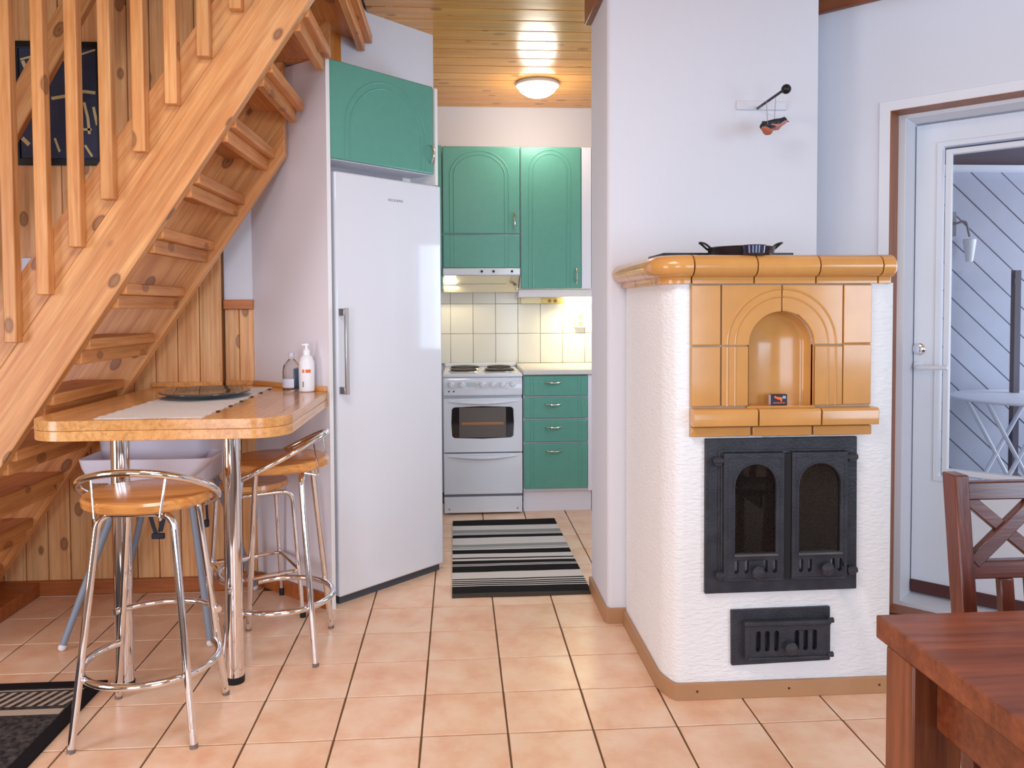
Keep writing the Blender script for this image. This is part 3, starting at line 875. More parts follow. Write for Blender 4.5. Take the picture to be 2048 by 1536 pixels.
for lx, ly in ((-1.152, 2.79), (-0.784, 2.80)):
    lg = MB().lathe([(0.030, 0.02), (0.030, TH - TT)], 28, T(lx, ly)).build('leg', chrome, bt)
    MB().lathe([(0.031, 0.0), (0.032, 0.022), (0.030, 0.024)], 28, T(lx, ly)).build('foot_cap', black_rub, lg)
    MB().lathe([(0.050, TH - TT - 0.008), (0.050, TH - TT)], 28, T(lx, ly)).build('mounting_flange', chrome, lg)

rn = MB()
linen = mat('white_linen', (232, 226, 222), 0.9, noise=0.04, nscale=70, bump=0.5, bscale=240, spec=0.1)
NX, NY = 8, 48
vs = []
for j in range(NY + 1):
    t = j / NY
    yy = 2.66 + t * 0.99
    for i in range(NX + 1):
        s_ = i / NX
        x_ = -1.180 + s_ * 0.343 + (0.004 * math.sin(j * 1.9) if i in (0, NX) else 0)
        vs.append((x_, yy, TH + 0.0022 + 0.0008 * math.sin(j * 0.9 + i)))
vb = [(p[0], p[1], TH + 0.0003) for p in vs]
n = len(vs)
fs = []
for j in range(NY):
    for i in range(NX):
        a = j * (NX + 1) + i
        fs.append((a, a + 1, a + NX + 2, a + NX + 1)); fs.append((a + n + NX + 1, a + n + NX + 2, a + n + 1, a + n))
ring = [i for i in range(NX + 1)] + [j * (NX + 1) + NX for j in range(1, NY + 1)] + [NY * (NX + 1) + i for i in range(NX - 1, -1, -1)] + [j * (NX + 1) for j in range(NY - 1, 0, -1)]
for a, b in zip(ring, ring[1:] + ring[:1]):
    fs.append((a, a + n, b + n, b))
rn.add(vs + vb, fs)
tr = thing('table_runner', 'white woven table runner lying lengthways on the bar table', 'table runner', T(-1.0, 3.17, TH))
rn.build('cloth', linen, tr)
for q in range(6):
    MB().box(-0.834, -0.823, 2.80 + q * 0.15, 2.815 + q * 0.15, TH + 0.0003, TH + 0.004).build('edge_tuft', black, tr)
pt = MB()
pt.lathe([(0.0, 0.0), (0.115, 0.0), (0.150, 0.012), (0.172, 0.022), (0.174, 0.020), (0.174, 0.0235), (0.165, 0.026), (0.125, 0.014), (0.0, 0.010)], 40)
pm = T(-1.02, 3.29, TH + 0.003, 10) @ Matrix.Diagonal((1.0, 1.12, 1, 1))
pt.v = [tuple(pm @ Vector(p)) for p in pt.v]
tag(pt.build('serving_plate', mat('dark_glass_plate', (72, 74, 76), 0.06, noise=0.15, nscale=6)), 'shallow dark grey glass plate on the white table runner', 'plate')


def bottle(name, label, M, prof, m, cat):
    o = thing(name, label, cat, M)
    MB().lathe(prof, 24, M).build('body', m, o)
    return o


pbM = T(-0.648, 3.455, TH + 0.0006)
pbt = bottle('pump_bottle', 'white pump bottle with an orange stripe at the right edge of the bar table', pbM,
             [(0.028, 0.0), (0.0325, 0.004), (0.0335, 0.09), (0.0325, 0.125), (0.024, 0.148), (0.014, 0.157), (0.014, 0.160)], mat('bottle_white', (242, 242, 246), 0.3), 'bottle')
MB().lathe([(0.015, 0.157), (0.015, 0.175), (0.010, 0.182), (0.006, 0.182), (0.006, 0.196), (0.011, 0.196), (0.011, 0.204), (0.0, 0.206)], 18, pbM).tube([(0, 0, 0.201), (-0.018, -0.012, 0.199)], 0.004, 8, m=pbM).build('pump', mat('pump_white', (246, 246, 248), 0.3), pbt)
orange = mat('orange_print', (240, 110, 30), 0.4)
lb = MB()
for a0, a1 in ((-112, -96), (-88, -50)):
    ring0 = [(0.0340 * math.cos(R(a0 + (a1 - a0) * i / 8)), 0.0340 * math.sin(R(a0 + (a1 - a0) * i / 8))) for i in range(9)]
    ring1 = [(0.0333 * math.cos(R(a0 + (a1 - a0) * i / 8)), 0.0333 * math.sin(R(a0 + (a1 - a0) * i / 8))) for i in range(8, -1, -1)]
    lb.plate(ring0 + ring1, 0.082, 0.096, m=pbM, axis='z')
lb.build('orange_label', orange, pbt)
lb = MB()
rr0 = [(0.0340 * math.cos(R(a)), 0.0340 * math.sin(R(a))) for a in (-110, -106, -102)]
rr1 = [(0.0333 * math.cos(R(a)), 0.0333 * math.sin(R(a))) for a in (-102, -106, -110)]
lb.plate(rr0 + rr1, 0.022, 0.045, m=pbM, axis='z')
lb.build('small_print', mat('print_grey', (110, 128, 128), 0.5), pbt)
cbM = T(-0.715, 3.475, TH + 0.0006)
cb = bottle('clear_bottle', 'clear plastic bottle with a pale label beside the white pump bottle', cbM,
            [(0.030, 0.0), (0.037, 0.004), (0.038, 0.085), (0.034, 0.110), (0.018, 0.130), (0.012, 0.138), (0.012, 0.150)], tinted, 'bottle')
MB().lathe([(0.013, 0.148), (0.013, 0.166), (0.006, 0.168), (0.0, 0.168)], 16, cbM).build('cap', mat('cap_clear', (206, 196, 208), 0.3), cb)
rr0 = [(0.0388 * math.cos(R(a)), 0.0388 * math.sin(R(a))) for a in range(-175, -60, 10)]
rr1 = [(0.0382 * math.cos(R(a)), 0.0382 * math.sin(R(a))) for a in range(-65, -180, -10)]
MB().plate(rr0 + rr1, 0.018, 0.055, m=cbM, axis='z').build('label', mat('pale_label', (206, 208, 226), 0.4), cb)
bj = thing('blue_jar', 'small dark blue jar standing behind the two bottles', 'jar', T(-0.700, 3.540, TH))
MB().box(-0.024, 0.024, -0.018, 0.018, 0, 0.088).build('body', mat('jar_blue', (66, 96, 128), 0.25), bj, T(-0.700, 3.540, TH, 20), bevel=0.004)
MB().box(-0.0245, 0.0245, -0.0185, 0.0185, 0.0, 0.02).build('base_band', mat('jar_dark', (30, 36, 52), 0.4), bj, T(-0.700, 3.540, TH, 20), bevel=0.003)


# ================================================================== BAR STOOLS
def make_stool(M, label, group):
    """local frame: +y towards the table, backrest on -y"""
    o = thing('bar_stool', label, 'bar stool', M, group)
    SZ = 0.735
    MB().lathe([(0.0, SZ - 0.034), (0.183, SZ - 0.034), (0.190, SZ - 0.028), (0.192, SZ - 0.010), (0.186, SZ - 0.002), (0.176, SZ), (0.0, SZ)], 48, M).build('seat', seat_wood, o)
    top, zt = 0.105, SZ - 0.046
    leg = {}
    # two bent tubes, each running under the seat and down as two legs
    for sy in (-1, 1):
        pts = bend([(-0.176, sy * 0.165, 0.0), (-0.108, sy * 0.108, zt), (0.108, sy * 0.108, zt), (0.176, sy * 0.165, 0.0)], 0.05, 7)
        MB().tube(pts, 0.0112, 14, m=M).build('leg_pair', chrome, o)
        for sx in (-1, 1):
            MB().lathe([(0.0118, 0.0), (0.0118, 0.012), (0.011, 0.014)], 12, M @ Matrix.Translation((sx * 0.1755, sy * 0.1645, 0))).build('foot_cap', mat_foot, o)
    MB().tube([(-0.09, -0.108, zt + 0.006), (-0.09, 0.108, zt + 0.006)], 0.006, 8, m=M).build('seat_bracket', chrome, o)
    MB().tube([(0.09, -0.108, zt + 0.006), (0.09, 0.108, zt + 0.006)], 0.006, 8, m=M).build('seat_bracket', chrome, o)
    # low C-shaped foot ring, open to the table side
    zf = 0.205
    pts = [(0.197 * math.cos(R(a)), 0.195 * math.sin(R(a)) - 0.005, zf) for a in [140 + i * 260 / 36 for i in range(37)]]
    MB().tube(pts, 0.0112, 12, m=M).build('foot_ring', chrome, o)
    # higher arc joining the table side legs
    pts = [(0.185 * math.cos(R(a)), 0.055 + 0.165 * math.sin(R(a)), 0.305) for a in [25 + i * 130 / 20 for i in range(21)]]
    MB().tube(pts, 0.0105, 12, m=M).build('foot_arc', chrome, o)
    # tilted hoop backrest, open under the front of the seat
    tilt = R(27)
    pts = []
    for i in range(45):
        a = R(-90 - 142 + i * 284 / 44)
        xx, yy = 0.202 * math.cos(a), 0.205 * math.sin(a)
        pts.append((xx, yy * math.cos(tilt) + 0.0, SZ - 0.003 - yy * math.sin(tilt)))
    MB().tube(pts, 0.0112, 12, m=M).build('back_hoop', chrome, o)
    for sx in (-1, 1):
        a = R(-90 + sx * 32)
        xx, yy = 0.202 * math.cos(a), 0.205 * math.sin(a)
        p = (xx, yy * math.cos(tilt), SZ - 0.003 - yy * math.sin(tilt))
        MB().tube(bend([p, (xx * 0.86, -0.172, SZ - 0.055), (xx * 0.80, -0.09, zt + 0.004)], 0.012, 4), 0.0035, 8, m=M).build('back_strut', chrome, o)
    return o


mat_foot = mat('clear_foot', (120, 104, 96), 0.5)
SG = 'beech and chrome bar stools'
make_stool(T(-0.965, 2.543, 0, 0), 'chrome bar stool with round beech seat standing nearest, in front of the table', SG)
make_stool(T(-0.690, 3.072, 0, 90), 'chrome bar stool with round beech seat beside the fridge panel, back towards the fridge', SG)

# third, lower stool behind
s3M = T(-0.872, 3.438, 0, 28)
s3 = thing('step_stool', 'low chrome stool with black rubber feet standing behind the bar stools', 'stool', s3M)
MB().lathe([(0.0, 0.545), (0.136, 0.545), (0.142, 0.552), (0.138, 0.570), (0.0, 0.572)], 36, s3M).build('seat', seat_wood, s3)
for sy in (-1, 1):
    MB().tube(bend([(-0.155, sy * 0.155, 0.02), (-0.125, sy * 0.13, 0.536), (0.125, sy * 0.13, 0.536), (0.155, sy * 0.155, 0.02)], 0.05, 6), 0.0095, 12, m=s3M).build('leg_pair', chrome, s3)
    for sx in (-1, 1):
        MB().lathe([(0.0125, 0.0), (0.0125, 0.03), (0.0105, 0.034)], 12, s3M @ Matrix.Translation((sx * 0.1555, sy * 0.1555, 0))).build('foot_cap', black_rub, s3)
MB().tube(bend([(-0.15, 0, 0.2), (-0.15, 0.15, 0.2), (0.15, 0.15, 0.2), (0.15, -0.15, 0.2), (-0.15, -0.15, 0.2), (-0.15, -0.001, 0.2)], 0.03, 4), 0.009, 10, m=s3M).build('foot_ring', chrome, s3)

# ================================================================== HIGH CHAIR
hcM = T(-1.235, 3.40, 0, 0)
hc = thing('high_chair', 'white plastic high chair with grey tube legs under the bar table', 'high chair', hcM)
def rr_ring(x0, x1, y0, y1, z, r=0.05):
    return [(p[0], p[1], z) for p in rrect(x0, x1, y0, y1, r, 5)]
sh = MB()
sh.loft([rr_ring(-0.13, 0.19, -0.15, 0.15, 0.575), rr_ring(-0.16, 0.215, -0.18, 0.19, 0.60), rr_ring(-0.175, 0.235, -0.195, 0.21, 0.72), rr_ring(-0.185, 0.25, -0.205, 0.225, 0.83),
         rr_ring(-0.172, 0.237, -0.192, 0.212, 0.835), rr_ring(-0.16, 0.22, -0.18, 0.195, 0.72), rr_ring(-0.15, 0.20, -0.165, 0.18, 0.615)], hcM)
sh.build('seat_shell', white_plastic, hc)
tr_ = MB()
tr_.loft([rr_ring(-0.17, 0.20, -0.300, -0.16, 0.640, 0.03), rr_ring(-0.185, 0.27, -0.335, -0.15, 0.700, 0.035), rr_ring(-0.19, 0.30, -0.345, -0.145, 0.735, 0.035), rr_ring(-0.185, 0.295, -0.34, -0.15, 0.737, 0.035), rr_ring(-0.16, 0.24, -0.31, -0.165, 0.70, 0.03)], hcM)
tr_.build('tray', white_plastic, hc)
for sx, sy in ((-1, -1), (1, -1), (1, 1), (-1, 1)):
    fx, fy = (sx * 0.275, -0.298) if sy < 0 else (sx * 0.29, 0.31)
    tx, ty = sx * 0.13 + 0.03, sy * 0.15
    lg = MB().tube([(fx, fy, 0.018), (tx, ty, 0.60)], [0.0125, 0.0155], 12, m=hcM).build('leg', grey_plastic, hc)
    MB().sphere((fx, fy, 0.016), 0.0155, 12, 8, m=hcM).build('foot_cap', mat('foot_white', (232, 228, 226), 0.4) if (sx, sy) == (-1, -1) else bpy.data.materials['foot_white'], lg)
def strap(pts, w):
    mb = MB()
    P = bend(pts, 0.03, 5)
    v = []; f = []
    for p in P:
        v += [(p.x - w, p.y, p.z), (p.x + w, p.y, p.z), (p.x + w, p.y + 0.003, p.z), (p.x - w, p.y + 0.003, p.z)]
    for i in range(len(P) - 1):
        for k in range(4):
            l = (k + 1) % 4
            f.append((i * 4 + k, i * 4 + l, i * 4 + 4 + l, i * 4 + 4 + k))
    f += [(3, 2, 1, 0), tuple(len(P) * 4 - 4 + k for k in range(4))]
    return mb.add(v, f, hcM)
strap([(-0.03, -0.06, 0.60), (-0.035, -0.07, 0.48), (-0.005, -0.07, 0.375), (0.012, -0.07, 0.37)], 0.008).build('strap', strap_mat, hc)
strap([(0.035, -0.05, 0.60), (0.035, -0.06, 0.50), (0.008, -0.06, 0.385)], 0.010).build('strap', strap_mat, hc)
strap([(0.185, -0.05, 0.60), (0.195, -0.06, 0.50), (0.198, -0.06, 0.42)], 0.005).build('strap', strap_mat, hc)
MB().box(-0.022, 0.03, -0.078, -0.064, 0.358, 0.382, hcM).build('buckle', strap_mat, hc, bevel=0.004)
MB().box(0.184, 0.204, -0.07, -0.05, 0.40, 0.43, hcM).build('buckle', strap_mat, hc, bevel=0.004)

# ================================================================== FRIDGE AND CABINET ABOVE
fg = thing('refrigerator', 'tall white refrigerator with a vertical steel bar handle', 'refrigerator', FF)
MB().box(0.0, 0.627, 0.062, 0.60, 0.03, 1.88).build('body', gloss_white, fg, FF, bevel=0.004)
MB().box(0.0, 0.627, 0.0, 0.054, 0.035, 1.886).build('door', gloss_white, fg, FF, bevel=0.010, seg=4)
MB().box(0.008, 0.62, 0.050, 0.064, 0.045, 1.875).build('door_gasket', mat('gasket_grey', (150, 150, 158), 0.6), fg, FF)
MB().box(0.012, 0.615, 0.02, 0.50, 0.0, 0.036).build('toe_kick', mat('dark_grey_plinth', (74, 76, 82), 0.6), fg, FF)
fh = MB().box(0.012, 0.030, -0.050, -0.038, 0.925, 1.297).build('handle', steel, fg, FF, bevel=0.002)
for z0 in (0.926, 1.264):
    MB().box(0.010, 0.031, -0.040, 0.004, z0, z0 + 0.031).build('handle_bracket', steel, fh, FF, bevel=0.001)


def text_obj(name, body, size, M, m, parent, spacing=1.0, ext=0.0003):
    cu = bpy.data.curves.new(name, 'FONT'); cu.body = body; cu.size = size; cu.extrude = ext; cu.space_character = spacing
    cu.align_x = 'CENTER'; cu.align_y = 'CENTER'; cu.materials.append(m)
    tmp = bpy.data.objects.new(name, cu); C.objects.link(tmp)
    bpy.context.view_layer.update()
    me = bpy.data.meshes.new_from_object(tmp.evaluated_get(bpy.context.evaluated_depsgraph_get()))
    bpy.data.objects.remove(tmp, do_unlink=True)
    o = link(name, me, parent, M @ Matrix.Rotation(R(90), 4, 'X'))
    o['kind'] = 'stuff'
    return o


text_obj('maker_lettering', 'HELKAMA', 0.017, FF @ Matrix.Translation((0.338, -0.0006, 1.789)), mat('logo_grey', (128, 124, 130), 0.4), fg, 1.25)


def arch_ridges(mb, x0, x1, z0, zs, y, gap=0.024, r=0.0042, arcs=(0.0, 0.024), m=None, rise=None):
    """two parallel half-round ridges: legs from z0 up to zs, then an arch"""
    cx = (x0 + x1) / 2
    for g in arcs:
        hw = (x1 - x0) / 2 - g
        ry = (hw if rise is None else rise - g)
        pts = [(cx - hw, y, z0)] + [(a, y, b) for a, b in reversed(arc(cx, zs, hw, 0, 180, 28, ry))] + [(cx + hw, y, z0)]
        mb.tube(pts, r, 8, m=m, caps=True)
    return mb


def pull(M, parent, horiz=False, L=0.09):
    if horiz:
        pts = bend([(-L / 2, 0, 0), (-L / 2, -0.006, 0), (-L * .2, -0.024, -0.004), (L * .2, -0.024, -0.004), (L / 2, -0.006, 0), (L / 2, 0, 0)], 0.012, 4)
    else:
        pts = bend([(0, 0, -L / 2), (0, -0.006, -L / 2), (0, -0.024, -L * .2), (0, -0.024, L * .2), (0, -0.006, L / 2), (0, 0, L / 2)], 0.012, 4)
    rads = [0.0035 + 0.0025 * math.sin(PI * i / (len(pts) - 1)) for i in range(len(pts))]
    return MB().tube(pts, rads, 8, m=M).build('handle', brass_grey, parent)


fc = thing('fridge_cabinet', 'green wall cabinet with an arched door above the refrigerator', 'cabinet', FF @ Matrix.Translation((0, 0, 1.94)))
MB().box(-0.030, 0.585, 0.022, 0.175, 1.936, 2.345).build('body', panel_white, fc, FF)
MB().box(0.585, 0.603, -0.006, 0.175, 1.888, 2.350).build('side_panel', edge_white, fc, FF, bevel=0.001)
cd = MB().box(-0.026, 0.580, 0.0, 0.020, 1.938, 2.356).build('door', green, fc, FF, bevel=0.006, seg=3)
arch_ridges(MB(), 0.058, 0.530, 1.945, 2.08, 0.001, rise=0.232, arcs=(0, 0.028)).build('arch_moulding', green, cd, FF)
pull(FF @ Matrix.Translation((0.558, 0.0, 2.03)), cd, False, 0.085)

# ================================================================== KITCHEN: COOKER
STY = 4.985
ck = thing('electric_cooker', 'white freestanding electric cooker with a dark glass oven door', 'cooker', T(0.148, STY))
KX0, KX1 = -0.100, 0.396
KX0, KX1 = -0.099, 0.394
MB().box(KX0, KX1, STY + 0.02, 5.58, 0.02, 0.862).build('body', gloss_white, ck, bevel=0.003)
MB().box(KX0 - 0.002, KX1 + 0.003, STY - 0.018, 5.575, 0.862, 0.886).build('hob_top', gloss_white, ck, bevel=0.008, seg=3)
MB().box(KX0, KX1 + 0.002, 5.55, 5.583, 0.886, 0.912).build('hob_rim', gloss_white, ck, bevel=0.006)
for hx, hy, hr in ((0.03, 5.16, 0.085), (0.26, 5.15, 0.095), (0.04, 5.40, 0.095), (0.27, 5.41, 0.08)):
    hp = MB().lathe([(hr + 0.012, 0.886), (hr + 0.010, 0.891), (hr, 0.892), (0, 0.892)], 28, T(hx, hy)).build('plate_ring', steel, ck)
    MB().lathe([(hr, 0.889), (hr, 0.899), (hr - 0.006, 0.902), (0.03, 0.901), (0.025, 0.898), (0, 0.898)], 28, T(hx, hy)).build('hotplate', mat('hotplate_iron', (44, 36, 32), 0.5) if hr == 0.085 else bpy.data.materials['hotplate_iron'], hp)
cp = MB()
cp.loft([[(KX0, STY + 0.02, 0.745), (KX1, STY + 0.02, 0.745), (KX1, STY - 0.012, 0.748), (KX0, STY - 0.012, 0.748)],
         [(KX0, STY + 0.02, 0.800), (KX1, STY + 0.02, 0.800), (KX1, STY - 0.022, 0.800), (KX0, STY - 0.022, 0.800)],
         [(KX0, STY + 0.02, 0.862), (KX1, STY + 0.02, 0.862), (KX1, STY - 0.004, 0.862), (KX0, STY - 0.004, 0.862)]])
cp = cp.build('control_panel', gloss_white, ck, bevel=0.006, seg=3, smooth=50)
for kx in (-0.049, 0.016, 0.144, 0.208, 0.270, 0.333):
    MB().lathe([(0.020, 0), (0.019, 0.006), (0.0155, 0.008), (0.0145, 0.024), (0.012, 0.027), (0, 0.027)], 20, T(kx, STY - 0.019, 0.818) @ Matrix.Rotation(R(90), 4, 'X')).box(-0.003, 0.003, -0.0295, -0.02, -0.014, 0.014, T(kx, STY - 0.019, 0.818)).build('control_knob', gloss_white, cp)
MB().box(0.052, 0.108, STY - 0.0235, STY - 0.020, 0.806, 0.830).build('display', mat('display_grey', (198, 204, 210), 0.2), cp, bevel=0.001)
for kx in (-0.063, -0.033):
    MB().lathe([(0.005, 0), (0.005, 0.003), (0, 0.003)], 10, T(kx, STY - 0.018, 0.776) @ Matrix.Rotation(R(90), 4, 'X')).build('indicator_light', black, cp)
ov = MB()
wx0, wx1, wz0, wz1 = -0.046, 0.336, 0.482, 0.678
win = arc(wx1 - 0.02, wz1 - 0.022, 0.02, 0, 90, 5) + [(0.145, wz1 + 0.004)] + arc(wx0 + 0.02, wz1 - 0.022, 0.02, 90, 180, 5) + [(wx0 - 0.004, 0.58)] + arc(wx0 + 0.02, wz0 + 0.022, 0.02, 180, 270, 5) + [(0.145, wz0 - 0.004)] + arc(wx1 - 0.02, wz0 + 0.022, 0.02, 270, 360, 5) + [(wx1 + 0.004, 0.58)]
ov.plate([(KX0 + 0.001, 0.394), (KX1 - 0.001, 0.394), (KX1 - 0.001, 0.731), (KX0 + 0.001, 0.731)], STY - 0.020, STY + 0.018, [win])
ovd = ov.build('oven_door', gloss_white, ck, bevel=0.004, smooth=40)
MB().box(wx0 - 0.01, wx1 + 0.01, STY - 0.010, STY - 0.006, wz0 - 0.01, wz1 + 0.01).build('oven_window', oven_glass, ovd)
MB().box(wx0 + 0.045, wx1 - 0.045, STY - 0.0125, STY - 0.0105, wz0 + 0.004, wz1 - 0.004).build('window_screen', oven_inside, ovd)
MB().box(wx0 + 0.06, wx1 - 0.06, STY - 0.0145, STY - 0.0120, 0.566, 0.582).build('baking_tray', mat('tray_copper', (168, 112, 66), 0.35), ovd)
def grip(z, par):
    v = []
    N = 16
    mb = MB()
    rings = []
    for i in range(N + 1):
        t = i / N; x_ = -0.07 + t * 0.435; d = math.sin(PI * t)
        rings.append([(x_, STY - 0.018, z + 0.004), (x_, STY - 0.022 - 0.022 * d, z + 0.002), (x_, STY - 0.024 - 0.024 * d, z - 0.004 - 0.012 * d), (x_, STY - 0.018, z - 0.006 - 0.016 * d)])
    return mb.loft(rings).build('handle', gloss_white, par, smooth=60)
grip(0.716, ovd)
dwd = MB().box(KX0 + 0.001, KX1 - 0.001, STY - 0.018, STY + 0.018, 0.130, 0.386).build('storage_drawer', gloss_white, ck, bevel=0.004)
grip(0.374, dwd)
MB().box(KX0 + 0.001, KX1 - 0.001, STY - 0.006, STY + 0.018, 0.116, 0.130).build('drawer_gap', grey_line, ck)
pz = MB().box(KX0 + 0.002, KX1 - 0.002, STY - 0.010, STY + 0.018, 0.012, 0.114).build('plinth', gloss_white, ck, bevel=0.003)
for kx in (-0.066, 0.362):
    MB().lathe([(0.005, 0), (0.005, 0.002), (0, 0.002)], 10, T(kx, STY - 0.010, 0.036) @ Matrix.Rotation(R(90), 4, 'X')).build('screw_cap', grey_line, pz)
for kx in (KX0 + .04, KX1 - .04):
    for ky in (STY + .05, 5.5):
        MB().lathe([(0.015, 0), (0.015, 0.022)], 10, T(kx, ky)).build('foot', black_rub, ck)

# drawer unit and worktop
du = thing('drawer_unit', 'green base unit of four drawers beside the cooker', 'cabinet', T(0.607, STY))
MB().box(0.402, 0.836, STY + 0.02, 5.58, 0.137, 0.872).build('body', panel_white, du, bevel=0.001)
MB().box(0.810, 0.838, STY + 0.002, STY + 0.02, 0.137, 0.872).build('filler_strip', panel_white, du, bevel=0.001)
MB().box(0.402, 0.838, STY + 0.05, STY + 0.07, 0.0, 0.137).build('plinth', panel_white, du, bevel=0.001)
for z0, z1 in ((0.737, 0.870), (0.595, 0.732), (0.446, 0.589), (0.150, 0.440)):
    d = MB().box(0.405, 0.807, STY, STY + 0.020, z0 + 0.002, z1 - 0.002).build('drawer', green, du, bevel=0.006, seg=3)
    for gx in (0.447, 0.466, 0.748, 0.767):
        MB().tube([(gx, STY + 0.0008, z0 + 0.004), (gx, STY + 0.0008, z1 - 0.004)], 0.0026, 6).build('moulding', green, d)
    pull(T(0.594, STY, z1 - 0.043 if z1 - z0 < 0.2 else z1 - 0.045), d, True, 0.10)
wk = MB().box(0.399, 1.49, 4.962, 5.588, 0.874, 0.905).build('worktop', worktop_mat, bevel=0.006, seg=3)
tag(wk, 'pale laminate worktop on the green drawer unit', 'worktop')
rc = thing('base_cabinet', 'white base cabinet hidden behind the chimney wall right of the drawers', 'cabinet', T(1.15, STY))
MB().box(0.842, 1.49, STY + 0.02, 5.58, 0.137, 0.872).build('body', panel_white, rc)
MB().box(0.842, 1.49, STY + 0.05, STY + 0.07, 0.0, 0.137).build('plinth', panel_white, rc)
MB().box(0.842, 1.49, STY, STY + 0.018, 0.15, 0.868).build('door', panel_white, rc, bevel=0.003)

# upper cabinets
UY = 5.225
uc = thing('wall_cabinet', 'green arched-door wall cabinet above the cooker hood', 'cabinet', T(0.155, UY, 1.55))
MB().box(-0.10, 0.404, UY + 0.022, 5.59, 1.553, 2.338).build('body', panel_white, uc)
d = MB().box(-0.098, 0.402, UY, UY + 0.020, 1.776, 2.340).build('door', green, uc, bevel=0.006, seg=3)
arch_ridges(MB(), -0.050, 0.330, 1.782, 2.15, UY + 0.001, rise=0.160, arcs=(0, 0.025)).build('arch_moulding', green, d)
pull(T(0.368, UY, 1.861), d, False, 0.10)
d = MB().box(-0.098, 0.402, UY, UY + 0.020, 1.553, 1.770).build('hood_flap', green, uc, bevel=0.006, seg=3)
for gx in (-0.050, -0.025, 0.305, 0.330):
    MB().tube([(gx, UY + 0.0008, 1.558), (gx, UY + 0.0008, 1.766)], 0.0028, 6).build('moulding', green, d)
uc2 = thing('wall_cabinet', 'tall green arched-door wall cabinet right of the cooker hood', 'cabinet', T(0.61, UY, 1.42))
MB().box(0.406, 0.812, UY + 0.022, 5.59, 1.420, 2.338).build('body', panel_white, uc2)
d = MB().box(0.408, 0.806, UY, UY + 0.020, 1.418, 2.340).build('door', green, uc2, bevel=0.006, seg=3)
arch_ridges(MB(), 0.463, 0.735, 1.424, 2.185, UY + 0.001, rise=0.135, arcs=(0, 0.025)).build('arch_moulding', green, d)
pull(T(0.774, UY, 1.50), d, False, 0.10)
uc3 = thing('wall_cabinet', 'green wall cabinet showing only a sliver behind the chimney wall', 'cabinet', T(1.1, UY, 1.42))
MB().box(0.818, 1.40, UY + 0.022, 5.59, 1.420, 2.338).box(0.810, 0.872, UY + 0.004, UY + 0.022, 1.418, 2.338).build('body', panel_white, uc3)
MB().box(0.874, 1.40, UY, UY + 0.020, 1.418, 2.345).build('door', green, uc3, bevel=0.006, seg=3)
uc4 = thing('wall_cabinet', 'green wall cabinet edge seen between the fridge and the cooker cabinet', 'cabinet', T(-0.3, UY, 1.42))
MB().box(-0.62, -0.104, UY + 0.022, 5.59, 1.42, 2.338).build('body', panel_white, uc4)
MB().box(-0.62, -0.102, UY + 0.006, UY + 0.024, 1.418, 2.346).build('door', green, uc4, bevel=0.005, seg=3)

# cooker hood
hoodt = thing('cooker_hood', 'white slim cooker hood with a lit lamp under the green cabinet', 'cooker hood', T(0.15, 5.2, 1.5))
MB().box(-0.100, 0.402, UY - 0.03, UY + 0.03, 1.506, 1.551).build('front_strip', gloss_white, hoodt, bevel=0.006, seg=3)
for kx in (0.152, 0.228, 0.348):
    MB().lathe([(0.008, 0), (0.008, 0.006), (0.005, 0.008), (0, 0.008)], 12, T(kx, UY - 0.030, 1.530) @ Matrix.Rotation(R(90), 4, 'X')).build('button', black, hoodt)
hb = MB()
hb.plate([(UY - 0.028, 1.505), (5.58, 1.505), (5.58, 1.405), (5.42, 1.400), (UY + 0.06, 1.492)], -0.100, 0.402, axis='x')
hb.build('hood_body', mat('hood_cream', (232, 222, 196), 0.35), hoodt, bevel=0.002)
MB().box(0.015, 0.32, UY + 0.115, UY + 0.135, 1.452, 1.472).build('filter_grille', mat('filter_grey', (120, 116, 104), 0.4, metal=0.6), hoodt, bevel=0.002)
MB().box(-0.090, -0.015, UY + 0.075, UY + 0.125, 1.452, 1.478).build('lamp_lens', hood_glow, hoodt, bevel=0.006)
MB().tube(bend([(0.345, UY + 0.10, 1.47), (0.372, UY + 0.04, 1.45), (0.385, UY + 0.02, 1.40), (0.378, UY + 0.03, 1.35)], 0.02), 0.009, 8).build('clear_deflector', glass, hoodt)
# light strip and sockets under the cabinets
ls = thing('worktop_light', 'bright worktop lamp and socket rail under the wall cabinets', 'lamp', T(0.7, 5.5, 1.36))
MB().box(0.408, 0.98, 5.43, 5.59, 1.366, 1.418).build('valance', panel_white, ls, bevel=0.003)
MB().box(0.430, 0.728, 5.52, 5.57, 1.322, 1.366).build('rail_housing', mat('rail_cream', (226, 214, 176), 0.4), ls, bevel=0.004)
MB().box(0.575, 0.735, 5.512, 5.56, 1.322, 1.358).build('socket_rail', mat('rail_yellowed', (220, 196, 120), 0.4), ls, bevel=0.004)
for kx in (0.628, 0.668):
    MB().lathe([(0.013, 0), (0.013, 0.002), (0, 0.002)], 14, T(kx, 5.512, 1.340) @ Matrix.Rotation(R(90), 4, 'X')).build('socket_hole', mat('socket_brown', (150, 120, 60), 0.5) if kx < .65 else bpy.data.materials['socket_brown'], ls)
MB().tube([(0.745, 5.50, 1.342), (0.98, 5.50, 1.342)], 0.024, 14).build('lamp_tube', tube_glow, ls)
ws = thing('wall_socket', 'white double socket on the kitchen tiles under the worktop lamp', 'socket', T(0.85, 5.58, 1.19))
MB().box(0.812, 0.892, 5.560, 5.590, 1.150, 1.258).build('plate', mat('socket_cream', (238, 230, 200), 0.35), ws, bevel=0.006)
for zz in (1.228, 1.182):
    MB().lathe([(0.017, 0), (0.017, 0.0015), (0, 0.0015)], 16, T(0.852, 5.560, zz) @ Matrix.Rotation(R(90), 4, 'X')).build('socket_hole', mat('socket_shadow', (188, 172, 110), 0.5) if zz > 1.2 else bpy.data.materials['socket_shadow'], ws)
